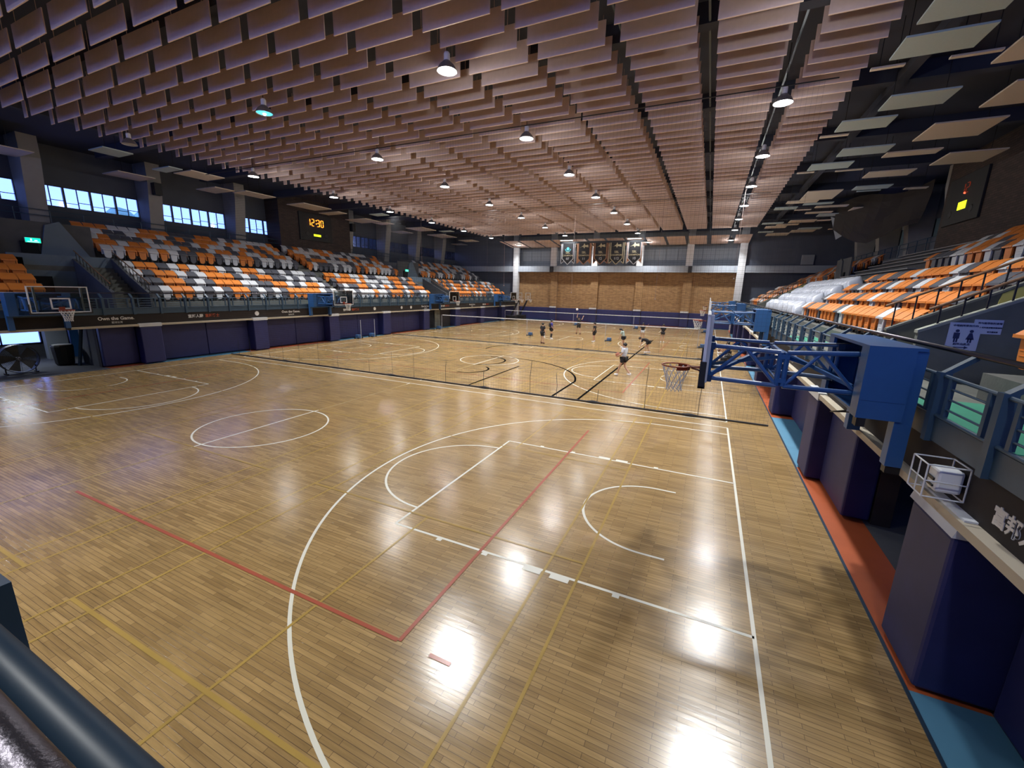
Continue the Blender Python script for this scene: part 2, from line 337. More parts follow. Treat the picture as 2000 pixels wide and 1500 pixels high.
# ---- lower side walls, pads, balcony fascia
PADG = 'navy wall pads under the side stands'
pad_no = {1: 0, -1: 0}
def pad(s, y0, y1, xf, xb, z1=2.0, z0=.05, side='right', caps=False):
    i = pad_no[s] = pad_no[s]+1
    wide = 'narrow' if y1-y0 < 1.2 else 'long'
    o = M().box(xf*s, y0+.01, z0, xb*s, y1-.01, z1).obj('wall_pad', PAD, bevel=.04)
    tag(o, f'{wide} navy vinyl wall pad, {nth(i)} from the camera end along the {side} wall', 'wall pad', PADG)
    return o
for s, side in ((1, 'right'), (-1, 'left')):
    if s > 0:
        pad(1, -13.9, -7.2, 15.15, 15.28, side=side); pad(1, -7.2, -2.52, 15.15, 15.28, side=side)
        pad(1, -2.5, -1.52, 14.52, 15.3, 1.90, side=side)
        pad(1, 1.7, 3.5, 14.82, 15.28, side=side)
    else:
        pad(-1, 2.05, 3.52, 15.0, 15.28, side=side)
    ys = [4+6*k for k in range(8)]
    for k, yc in enumerate(ys):
        pad(s, yc-.48, yc+.48, 14.52, 15.3, 1.95, side=side)
        if yc+.5 < 50:
            if k == 4: continue                      # door bay
            a, bb = yc+.5, min(yc+5.5, 51.4); pad(s, a, (a+bb)/2, 15.13, 15.28, 1.98, side=side); pad(s, (a+bb)/2, bb, 15.13, 15.28, 1.98, side=side)
    cp = M()
    for yc in ys: cp.box(14.5*s, yc-.5, 1.955, 15.0*s, yc+.5, 2.13)
    if s > 0: cp.prism([(14.5, -2.5, 1.905), (14.5, -1.5, 1.905), (14.56, -1.5, 2.12), (14.56, -2.5, 2.12)], (.5, 0, 0))
    struct(cp, 'trim_'+('2' if s > 0 else '3'), PAINTW)
    # pillars in the lower wall and the wall itself
    lw = M(); openings = {1: [(-1.5, 1.7)], -1: [(-13.9, 2.05)]}[s]+[(29.2, 30.4)]
    cur = Y0
    for a, bb in openings+[(52.3, 52.3)]:
        if a > cur: lw.box(15.3*s, cur, -.3, 15.6*s, a, 2.62)
        if bb < 52: lw.box(15.3*s, a, 2.12, 15.6*s, bb, 2.62)
        cur = bb
    struct(lw, 'wall_lower_'+side, WALLBR)
    # fascia band + soffit + ledge
    struct(M().box(14.66*s, Y0, 2.1, 14.74*s, 52, 2.66).box(14.74*s, Y0, 2.1, 15.3*s, 52, 2.16), 'trim_'+('4' if s > 0 else '5'), WALLBR)
    struct(M().box(14.52*s, -13.9, 2.0, 14.72*s, 51.9, 2.1), 'trim_'+('6' if s > 0 else '7'), mat('cream_ledge', (.50, .44, .34), .7))
# corridor backs
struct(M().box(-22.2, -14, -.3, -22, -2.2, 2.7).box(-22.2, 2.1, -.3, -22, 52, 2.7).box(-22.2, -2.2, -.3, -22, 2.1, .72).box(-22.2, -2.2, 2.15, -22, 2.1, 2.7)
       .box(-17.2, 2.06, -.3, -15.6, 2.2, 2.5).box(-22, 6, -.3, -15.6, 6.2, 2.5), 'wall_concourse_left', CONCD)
wf = M()
wf.box(-21.98, -2.2, .72, -21.9, 2.1, .78).box(-21.98, -2.2, 2.1, -21.9, 2.1, 2.15)
for yy in (-2.2, .55, 2.05): wf.box(-21.98, yy, .72, -21.9, yy+.06, 2.15)
wn = struct(wf, 'window_40', STEEL); M().box(-22.06, -2.2, .72, -22.05, 2.1, 2.15).obj('pane', GLASS, wn)
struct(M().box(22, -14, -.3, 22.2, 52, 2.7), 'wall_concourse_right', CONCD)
# door bay at the left, fifth bay
for s, n in ((-1, 1), (1, 2)):
    d = M().box(15.35*s, 29.2, 0, 15.45*s, 30.4, 2.1).obj('door_%d' % n, DARKV); d['kind'] = 'structure'
    M().box(15.25*s, 28.6, 0, 15.5*s, 29.2, 2.1).box(15.25*s, 30.4, 0, 15.5*s, 31.4, 2.1).obj('door_frame', CONC, d)
    M().box(15.3*s, 29.35, 1.0, 15.35*s, 29.4, 1.15).obj('door_handle', CHROME, d)
# ---- stands
LT = lambda k: (16.1+.8*k, 3.15+.45*k)
UT = lambda k: (20.6+.78*k, 5.45+.36*k)
for s, side in ((1, 'right'), (-1, 'left')):
    walk = M().box(14.74*s, Y0, 2.5, 16.1*s, 52, 2.7)
    struct(walk, 'floor_walkway_'+side, CONC)
    lows = [(Y0, 1.3), (4.8, 31.6), (35.4, 52)]
    m = M()
    for a, bb in lows:
        for k in range(4): x, z = LT(k); m.box(x*s, a, 2.5, (x+.8)*s, bb, z)
        m.box(19.3*s, a, 2.5, 20.6*s, bb, 4.95)
        m.box(19.3*s, a, 4.95, 19.42*s, bb, 5.3)
    for a, bb in lows:
        for k in range(5): x, z = UT(k); m.box(x*s, a, 4.9, (x+.78)*s, bb, z)
    m.box(24.5*s, Y0, 4.9, 26.2*s, 52, 7.25)
    # vomitory stairs and passages
    for v0 in (0, 30.6):
        for k in range(11):
            m.box((16.1+.3*k)*s, 3.25+v0, 2.5, 19.4*s, 4.75+v0, 2.7+.2*(k+1))
        m.box(19.3*s, .9+v0, 4.7, 20.6*s, 4.8+v0, 4.95); m.box(14.8*s, 1.3+v0, 2.5, 24*s, 3.2+v0, 2.68)
        m.box(24*s, .9+v0, 2.5, 24.5*s, 4.8+v0, 7.25)
    struct(m, 'floor_stand_'+side, mat('stand_concrete', (.13, .135, .125), .9, noise=.35, nscale=2.2, bump=.2, bscale=25))
    ais = M()
    for k in range(4):
        x, z = LT(k); ais.box(x*s, 18.35, z, (x+.4)*s, 19.0, z+.22)
    for k in range(5):
        x, z = UT(k); ais.box(x*s, 18.0, z, (x+.39)*s, 19.2, z+.18)
    struct(ais, 'trim_'+('8' if s > 0 else '9'), CONC)
    for v0, n in ((0, 0), (30.6, 2)):
        vw = M()
        # sloping stair parapets: profile in x-z, thin in y
        pa = lambda y, t: [(15.85*s, y, 2.7), (15.85*s, y, 3.55), (17.6*s, y, 4.45), (19.3*s, y, 4.95+.5), (19.3*s, y, 2.7)]
        vw.prism(pa(4.78+v0, 0), (0, .12, 0)); ob = struct(vw, 'wall_stair_parapet_'+side, OLIV if s > 0 else CONCD)
        M().prism([(15.83*s, 4.76+v0, 3.55), (15.83*s, 4.76+v0, 3.60), (17.6*s, 4.76+v0, 4.50), (19.3*s, 4.76+v0, 5.5), (19.3*s, 4.76+v0, 5.45), (17.6*s, 4.76+v0, 4.45)], (0, .16, 0)).obj('coping', CONC if s > 0 else CONCD, ob)
        if s > 0: M().prism([(17.55*s, 4.765+v0, 3.9), (17.62*s, 4.765+v0, 4.44), (19.2*s, 4.765+v0, 5.36), (19.2*s, 4.765+v0, 3.9)], (0, .01, 0)).obj('paint_band', YELW, ob)
        vb = M().prism(pa(3.16+v0, 0)[:1]+[(15.85*s, 3.16+v0, 3.62), (17.23*s, 3.16+v0, 4.30), (19.3*s, 3.16+v0, 5.3), (19.3*s, 3.16+v0, 2.7)], (0, .12, 0)); ob = struct(vb, 'wall_stair_side_'+side, CONC if s > 0 else CONCD)
        M().prism([(15.83*s, 3.14+v0, 3.62), (15.83*s, 3.14+v0, 3.68), (17.23*s, 3.14+v0, 4.36), (19.3*s, 3.14+v0, 5.36), (19.3*s, 3.14+v0, 5.3), (17.23*s, 3.14+v0, 4.30)], (0, .16, 0)).obj('coping', mat('pale_coping', (.34, .35, .30), .85) if s > 0 else CONCD, ob)
        struct(M().box(19.3*s, .8+v0, 2.7, 19.45*s, 3.16+v0, 4.7).box(19.3*s, .8+v0, 4.95, 19.4*s, 4.8+v0, 5.5), 'wall_passage_'+side, BLUEG)
        d = M().box(19.22*s, 1.2+v0, 2.7, 19.3*s, 2.2+v0, 4.4).obj('door_%d' % (3+n+(s > 0)), DARKV); d['kind'] = 'structure'
        # upper stair side wall, slanting
        uw = M().prism([(21*s, 2.4+v0, 4.95), (21*s, 2.9+v0, 7.1), (21*s, 3.5+v0, 7.35), (21*s, 4.75+v0, 5.2), (21*s, 4.75+v0, 4.95)], (.15*s, 0, 0))
        struct(uw, 'wall_upper_stair_'+side, BLUEG if s < 0 else CONCD)
        d = M().box(21.0*s, 1.85+v0, 4.95, 21.1*s, 2.5+v0, 6.2).obj('door_%d' % (7+n+(s > 0)), DARKV); d['kind'] = 'structure'
        struct(M().box(21.1*s, .9+v0, 4.95, 21.2*s, 4.8+v0, 7.25), 'wall_upper_back_'+side, CONCD)
# ---- perimeter walls
WZ0, WZ1, ROOF = 8.72, 9.98, 12.3
lwall = M().box(-26.2, Y0, 7.25, -26, 52, WZ0).box(-26.2, Y0, WZ1, -26, 52, ROOF)
bays = [(-7.6+6*k, -2.4+6*k) for k in range(10)]
cur = Y0
for a, bb in bays+[(52, 52)]:
    lwall.box(-26.2, cur, WZ0, -26, a, WZ1); cur = bb
struct(lwall, 'wall_left', WALLD)
n = 0
for bi, (a, bb) in enumerate(bays):
    if 18 < a < 24: pass
    n += 1; f = M(); gl = M()
    f.box(-26.1, a, WZ0, -26.02, bb, WZ0+.05).box(-26.1, a, WZ1-.05, -26.02, bb, WZ1)
    for k in range(5): yy = a+(bb-a)*k/4; f.box(-26.12, yy-.05, WZ0, -25.99, yy+.05, WZ1)
    for k in range(4):
        y0 = a+(bb-a)*k/4; y1 = a+(bb-a)*(k+1)/4; ym = (y0+y1)/2
        f.box(-26.09, ym-.022, WZ0, -26.03, ym+.022, WZ1)
        for zz in (WZ0+.42,): f.box(-26.09, ym if k % 1 == 0 else y0, zz-.018, -26.03, y1, zz+.018)
        f.box(-26.09, y0, WZ0+.30, -26.03, ym, WZ0+.33)
    wo = struct(f, 'window_%d' % n, STEEL)
    M().box(-26.07, a, WZ0, -26.065, bb, WZ1).obj('pane', GLASS, wo)
    ld = bpy.data.lights.new('daylight_portal', 'AREA'); ld.shape = 'RECTANGLE'; ld.size = bb-a; ld.size_y = WZ1-WZ0; ld.cycles.is_portal = True
    lo = bpy.data.objects.new('daylight_portal', ld); COL.objects.link(lo); lo.location = (-26.25, (a+bb)/2, (WZ0+WZ1)/2); lo.rotation_euler = (R(90), 0, R(-90)); lo.parent = wo
rw = M().box(26, Y0, 7.25, 26.2, 52, WZ0).box(26, Y0, WZ1, 26.2, 52, ROOF); cur = Y0
for a, bb in bays+[(52, 52)]: rw.box(26, cur, WZ0, 26.2, a, WZ1); cur = bb
struct(rw, 'wall_right', SLAB)
BLIND = bpy.data.materials.new('blue_roller_blind'); BLIND.use_nodes = True; nt = BLIND.node_tree; nt.nodes.clear()
o_ = nt.nodes.new('ShaderNodeOutputMaterial'); t_ = nt.nodes.new('ShaderNodeBsdfTranslucent'); d_ = nt.nodes.new('ShaderNodeBsdfDiffuse'); x_ = nt.nodes.new('ShaderNodeMixShader')
t_.inputs[0].default_value = (.22, .22, .13, 1); d_.inputs[0].default_value = (.2, .24, .3, 1); x_.inputs[0].default_value = .5
nt.links.new(t_.outputs[0], x_.inputs[1]); nt.links.new(d_.outputs[0], x_.inputs[2]); nt.links.new(x_.outputs[0], o_.inputs[0])
for a, bb in bays:
    n += 1; f = M()
    for k in range(5): yy = a+(bb-a)*k/4; f.box(26.0, yy-.04, WZ0, 26.1, yy+.04, WZ1)
    wo = struct(f, 'window_%d' % n, STEEL); M().box(26.05, a, WZ0, 26.06, bb, WZ1).obj('roller_blind', BLIND, wo)
NW = [(-24, -18.4), (-17.6, -12.4), (-11.6, -6.4), (-5.6, -.4), (.4, 5.6), (6.4, 11.6), (12.4, 17.6), (18.4, 24)]
nw = M().box(-26.2, Y0-.2, -.3, 26.2, Y0, 6.6).box(-26.2, Y0-.2, 10.2, 26.2, Y0, ROOF); cur = -26.2
for a, bb in NW+[(26.2, 26.2)]: nw.box(cur, Y0-.2, 6.6, a, Y0, 10.2); cur = bb
struct(nw, 'wall_near', WALLD)
for a, bb in NW:
    n += 1; f = M()
    for k in range(5): xx = a+(bb-a)*k/4; f.box(xx-.04, Y0-.12, 6.6, xx+.04, Y0-.04, 10.2)
    f.box(a, Y0-.12, 8.3, bb, Y0-.04, 8.38)
    wo = struct(f, 'window_%d' % (n+10), STEEL); M().box(a, Y0-.1, 6.6, bb, Y0-.09, 10.2).obj('pane', GLASS, wo)
    ld = bpy.data.lights.new('daylight_portal', 'AREA'); ld.shape = 'RECTANGLE'; ld.size = bb-a; ld.size_y = 3.6; ld.cycles.is_portal = True
    lo = bpy.data.objects.new('daylight_portal', ld); COL.objects.link(lo); lo.location = ((a+bb)/2, Y0-.25, 8.4); lo.rotation_euler = (R(90), 0, 0); lo.parent = wo
# upper pillars with slanting front faces
for s, side in ((-1, 'left'), (1, 'right')):
    for k in range(-2, 8):
        yc = 4+6*k
        p = M().prism([(25.98*s, yc-.42, 7.25), (24.9*s, yc-.42, 7.25), (24.35*s, yc-.42, 11.1), (24.35*s, yc-.42, ROOF), (25.98*s, yc-.42, ROOF)], (0, .84, 0))
        struct(p, 'column_'+side, PILLAR)
# scoreboard walls between the pillars
for s, side in ((-1, 'left'), (1, 'right')):
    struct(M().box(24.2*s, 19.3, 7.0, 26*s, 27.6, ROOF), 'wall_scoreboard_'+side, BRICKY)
# ---- far wall
struct(M().box(-15.4, 52, -.3, 15.4, 52.3, 7.0), 'wall_far', BRICK)
pm = M()
for xc in (-9.1, -3.05, 3.1, 9.15): pm.box(xc-.5, 51.75, 0, xc+.5, 52.02, 7.0)
struct(pm, 'column_far_brick', BRICK)
struct(M().box(-26, 51.0, 7.0, 26, 51.25, 7.82).box(-26, 51.25, 7.0, 26, 53.8, 7.15), 'wall_far_parapet', mat('parapet_paint', (.33, .37, .43), .8, noise=.08))
struct(M().box(-26.2, 53.6, 7.1, 26.2, 53.8, ROOF), 'wall_far_upper', SLAB)
gp = M()
for i in range(20): gp.box(-15+1.5*i+.02, 53.5, 8.7, -15+1.5*(i+1)-.02, 53.62, 10.1)
struct(gp, 'wall_far_panels', mat('pale_grey_board', (.40, .43, .47), .7, noise=.06))
struct(M().box(-26.2, 52.0, -.3, -15.4, 52.3, 7.0).box(15.4, 52, -.3, 26.2, 52.3, 7.0).box(-26.2, 51.3, 7.8, -15.4, 51.5, ROOF).box(15.4, 51.3, 7.8, 26.2, 51.5, ROOF), 'wall_far_wings', WALLD)
for i, xc in enumerate((-15.0, -9.1, -3.05, 3.0, 9.1, 15.0)):
    lo, w2 = (0 if abs(xc) > 14 else 7.82), .4
    struct(M().box(xc-w2, 50.9 if abs(xc) > 14 else 51.0, lo, xc+w2, 51.5, ROOF), 'column_far', PAINTW)
# far wall pads
i = 0
edges = [(-14.6, -9.62), (-9.6, -8.6), (-8.58, -3.57), (-3.55, -2.55), (-2.53, 2.58), (2.6, 3.6), (3.62, 8.63), (8.65, 9.65), (9.67, 14.6)]
for i, (a, bb) in enumerate(edges):
    col = i % 2
    o = M().box(a, 51.55 if col else 51.85, .05, bb, 51.74 if col else 51.99, 1.88).obj('wall_pad', PAD, bevel=.03)
    tag(o, f'navy vinyl pad on the tan brick end wall, {nth(i+1)} from its left corner', 'wall pad', 'navy pads along the brick end wall')
tc = M()
for xc in (-9.1, -3.05, 3.1, 9.15): tc.box(xc-.5, 51.5, 1.885, xc+.5, 51.74, 2.07)
struct(tc, 'trim_10', PAINTW)
# ---- roof
struct(M().box(-26.2, Y0-.2, ROOF, 26.2, 54, ROOF+.2), 'ceiling', CEIL)
bmz = M()
for k in range(-2, 8): bmz.box(-24, .8+6*k, 11.75, 24, 1.2+6*k, ROOF)
for xx in (-17.2, 17.2): bmz.box(xx-.15, Y0, 11.7, xx+.15, 51.2, 12.0)
struct(bmz, 'ceiling_beam', CEIL)
# catwalk rails seen in the slots
ct = M()
for xx in (13.5, 11.1, 8.73): ct.box(xx-.03, Y0, 11.78, xx+.03, 51, 11.84)
struct(ct, 'ceiling_rail', RAILD)
# ---- baffle boards
GAPX = [13.5-2.385*k for k in range(13)]
PITCH_Y = .815
def baffle_mesh(w2):
    m = M().box(-w2/2, -.014, .02, w2/2, .014, .62, 0).box(-w2/2, -.014, 0, w2/2, .014, .02, 1)
    for q in (-.35, .35): m.box(w2*q-.006, -.006, .62, w2*q+.006, .006, 1.2, 0)
    return m
strips = []
edgesx = [15.45]+GAPX+[GAPX[-1]-2.385]
for k in range(len(edgesx)-1):
    G_ = [0, .32, .25, .21, .16]+[.175]*20; xr = edgesx[k]-G_[k]; xl = edgesx[k+1]+G_[k+1]
    if xl < -15.6: xl = -15.6
    if xr > xl+.3: strips.append((xl, xr))
rowsY = [2.87+PITCH_Y*j for j in range(-16, 49)]
cand = []
for ri, y in enumerate(rowsY):
    for si, (xl, xr) in enumerate(strips):
        c = Vector(((xl+xr)/2, y, 11.3)); d = c-CAM; dep = d.dot(Fv)
        vis = dep > .5 and abs(d.dot(Rv)/dep) < 1.32 and -.2 < d.dot(Uv)/dep < 1.0
        cand.append((-(1/d.length_squared) if vis else 1, ri, si, (xl+xr)/2, y, xr-xl))
cand.sort()
bmesh_cache = {}; rest = M()
r_first = min(c[1] for c in cand if c[0] < 0)
for idx, (key, ri, si, xc, y, wd) in enumerate(cand):
    if idx < 300 and key < 0:
        wk = round(wd, 2)
        if wk not in bmesh_cache: bmesh_cache[wk] = baffle_mesh(wk).mesh('ceiling_baffle', [BAFF, BAFE])
        o = bpy.data.objects.new('ceiling_baffle', bmesh_cache[wk]); COL.objects.link(o); o.location = (xc, y, 11.0)
        tag(o, f'brown hanging ceiling board, {nth(ri-r_first+1)} row from camera, {nth(si+1)} board from right edge', 'ceiling board', 'brown hanging ceiling boards')
    else:
        rest.join(baffle_mesh(wd), Matrix.Translation((xc, y, 11.0)))
o = rest.obj('ceiling_baffle_field', [BAFF, BAFE]); tag(o, 'field of brown hanging ceiling boards beyond the nearest rows', 'ceiling boards', 'brown hanging ceiling boards', 'stuff')
fb = M()
for k, (xl, xr) in enumerate(strips):
    sag = .12*math.sin(k*1.1)
    fb.add([(xl, 46.6, 10.85), (xr, 46.6, 10.85), (xr, 51.0, 10.42), ((xl+xr)/2, 51.0, 10.36), (xl, 51.0, 10.42), (xl, 46.6, 10.90), (xr, 46.6, 10.90), (xr, 51.0, 10.47), ((xl+xr)/2, 51.0, 10.42), (xl, 51.0, 10.47)],
           [(0,1,2,3,4), (9,8,7,6,5), (0,5,6,1), (1,6,7,2), (2,7,8,3), (3,8,9,4), (4,9,5,0)])
struct(fb, 'ceiling_far_panels', BAFF)
# ---- acoustic panels over the stands
PR = [('G', 15.9, 17.6, 14.0, 15.2), ('G', 16.8, 18.7, 17.8, 19.0), ('G', 16.0, 17.8, 20.1, 21.3), ('T', 15.5, 16.5, 15.6, 15.8), ('T', 17.4, 18.6, 21.8, 22.0), ('T', 15.6, 16.4, 21.6, 21.8), ('T', 19.1, 21.1, 22.7, 24.0), ('T', 18.8, 20.8, 19.1, 19.9), ('T', 16.3, 18.2, 29.8, 30.7), ('T', 17.0, 18.9, 26.8, 29.7), ('G', 17.5, 19.3, 30.9, 31.6), ('T', 18.5, 20.5, 32.3, 33.0), ('G', 15.8, 17.3, 32.1, 33.1), ('T', 17.3, 18.4, 33.5, 33.8), ('T', 18.3, 20.1, 34.9, 35.6), ('G', 19.4, 21.0, 36.0, 37.3), ('T', 21.1, 23.0, 33.7, 36.5), ('G', 19.4, 21.2, 26.2, 27.2), ('G', 19.8, 21.0, 27.6, 27.8), ('T', 17.8, 19.8, 38.9, 40.3), ('T', 19.9, 20.9, 39.3, 39.8), ('T', 16.2, 18.0, 42.1, 43.5), ('T', 17.0, 18.8, 41.0, 41.9), ('G', 15.7, 17.4, 39.8, 40.7), ('T', 16.9, 19.0, 47.6, 49.7), ('T', 18.9, 21.0, 45.6, 47.4), ('T', 22.0, 23.3, 45.4, 45.9), ('G', 19.3, 21.2, 44.1, 45.3), ('G', 15.9, 17.3, 45.9, 46.7), ('T', 22.1, 22.8, 39.2, 39.8), ('G', 15.9, 17.5, 6.0, 7.4), ('G', 15.9, 17.7, 8.0, 9.2), ('T', 15.6, 16.4, 9.6, 9.75), ('T', 17.4, 18.5, 9.6, 9.75), ('T', 18.6, 20.4, 9.1, 10.5), ('G', 16.8, 18.6, 12.0, 13.3), ('T', 19.9, 22.0, 12.1, 14.2), ('T', 19.2, 21.3, 15.5, 17.6), ('T', 21.4, 23.4, 20.1, 22.2), ('T', 22.2, 23.3, 27.6, 28.0)]
PL = [('G', -18.9, -17.4, 4.5, 5.8), ('T', -24.7, -22.7, 7.3, 9.3), ('G', -20.1, -18.3, 7.9, 8.65), ('T', -19.8, -17.9, 8.9, 10.9), ('T', -23.5, -21.2, 12.2, 13.6), ('T', -21.8, -20.2, 13.8, 16.2), ('T', -22.0, -19.9, 18.5, 21.4), ('T', -22.8, -20.3, 22.5, 23.6), ('T', -23.4, -20.6, 26.3, 28.6), ('T', -22.0, -20.2, 28.8, 30.2), ('T', -21.0, -18.6, 33.0, 35.7), ('T', -22.2, -19.8, 38.8, 42.2), ('T', -25.0, -23.0, 35.0, 37.0), ('T', -21.4, -19.2, 45.0, 47.2), ('T', -25.3, -23.4, 49.1, 50.9), ('T', -24.5, -21.5, -3.0, .8), ('T', -24.8, -22.5, 1.8, 3.6), ('G', -18.6, -16.8, -1, .6), ('G', -18.4, -16.9, 24.5, 25.6), ('G', -18.6, -17.0, 36.2, 37.2)]
for side, LST in (('right', PR), ('left', PL)):
    LST = sorted(LST, key=lambda t: t[3]); 
    for i, (c, x0, x1, ya, yb) in enumerate(LST):
        z = 11.0
        m = M().box(x0, ya, z, x1, yb, z+.05)
        o = m.obj('ceiling_panel', PANG if c == 'G' else PANT)
        for qx in (x0+.2, x1-.2):
            M().box(qx-.008, (ya+yb)/2-.008, z+.05, qx+.008, (ya+yb)/2+.008, ROOF).obj('hanger', STEEL, o)
        kind = ('narrow ' if yb-ya < .5 else '')+('slate grey' if c == 'G' else 'beige')
        tag(o, f'{kind} rectangular panel hanging over the {side} stand, {nth(i+1)} from the camera end', 'ceiling panel', 'flat panels hanging over the stands')
# ================================================================== LAMPS
def make_lamp():
    t = thing('high_bay_lamp', 'lamp', 'ceiling lamp', (0,0,0), 'high bay lamps under the brown ceiling')
    M().lathe((0,0,0), [(.30, 0), (.285, .05), (.22, .16), (.11, .26), (.09, .28), (.085, .28), (.10, .25), (.21, .15), (.275, .045), (.29, 0), (.30, 0)], 24).obj('lamp_shade', SHADE, t, smooth=True, local=True)
    M().lathe((0,0,0), [(.09, .27), (.09, .46), (.07, .5), (.001, .5)], 12).obj('ballast_housing', WHITE, t, local=True)
    M().tube([(0,0,.5), (0,0,1.75)], .012, 6).obj('suspension_rod', STEEL, t, local=True)
    b = M().lathe((0,0,0), [(.27, .015), (.26, .04), (.12, .06), (.001, .065)], 24).lathe((0,0,0), [(.27, .015), (.15, -.005), (.001, -.012)], 24).obj('lens', BULB, t, local=True)
    for nm, kind, zz, fac in (('lamp_light', 'AREA', -.03, 1), ('fill_light', 'POINT', -.16, .24)):  # the point light is added to brighten the ceiling boards
        ld = bpy.data.lights.new(nm, kind); ld.energy = LAMP_W*fac; ld.color = (.97, .97, .95)
        if kind == 'AREA': ld.shape = 'DISK'; ld.size = .50; ld.spread = R(124)
        else: ld.shadow_soft_size = .12
        lo = bpy.data.objects.new(nm, ld); COL.objects.link(lo); lo.location = (0, 0, zz); lo.parent = t
    return t
LX = [13.45, 4.15, -4.05, -13.7]; LYS = [-8, 4, 10, 16, 22, 28, 34, 40.5, 49]  # the row behind the camera is unseen, added to light the near floor
lamp0 = make_lamp(); first = True
colname = ['right-hand', 'centre-right', 'centre-left', 'left-hand']
for ci, x in reversed(list(enumerate(LX))):
    for ri, y in enumerate(LYS):
        dimmed = y == -8 and ci == 0
        loc = (x, y, 10.55); state = 'lit'
        if y == 4 and ci == 2: state = 'dim cyan'
        if y == 4 and ci == 3: state = 'unlit'
        lab = f'{state} round high bay lamp in the {colname[ci]} line, {nth(ri+1)} from the camera end'
        if first: lamp0.location = loc; l = lamp0; lamp0['label'] = lab; first = False
        else: l = dup(lamp0, loc, 0, lab)
        if state != 'lit':
            for ch in l.children:
                if ch.name.startswith('lens'):
                    ch.data = ch.data.copy(); ch.data.materials[0] = BULBC if state[0] == 'd' else BULBO
        if state == 'dim cyan':
            M().ball((0,0,-.01), .06, 8).obj('filament', BULBF, l, local=True)
        if dimmed:
            for ch in l.children:
                if ch.type == 'LIGHT': ch.data = ch.data.copy(); ch.data.energy *= .4
        if state != 'lit':
            for ch in list(l.children):
                if ch.type == 'LIGHT': bpy.data.objects.remove(ch)
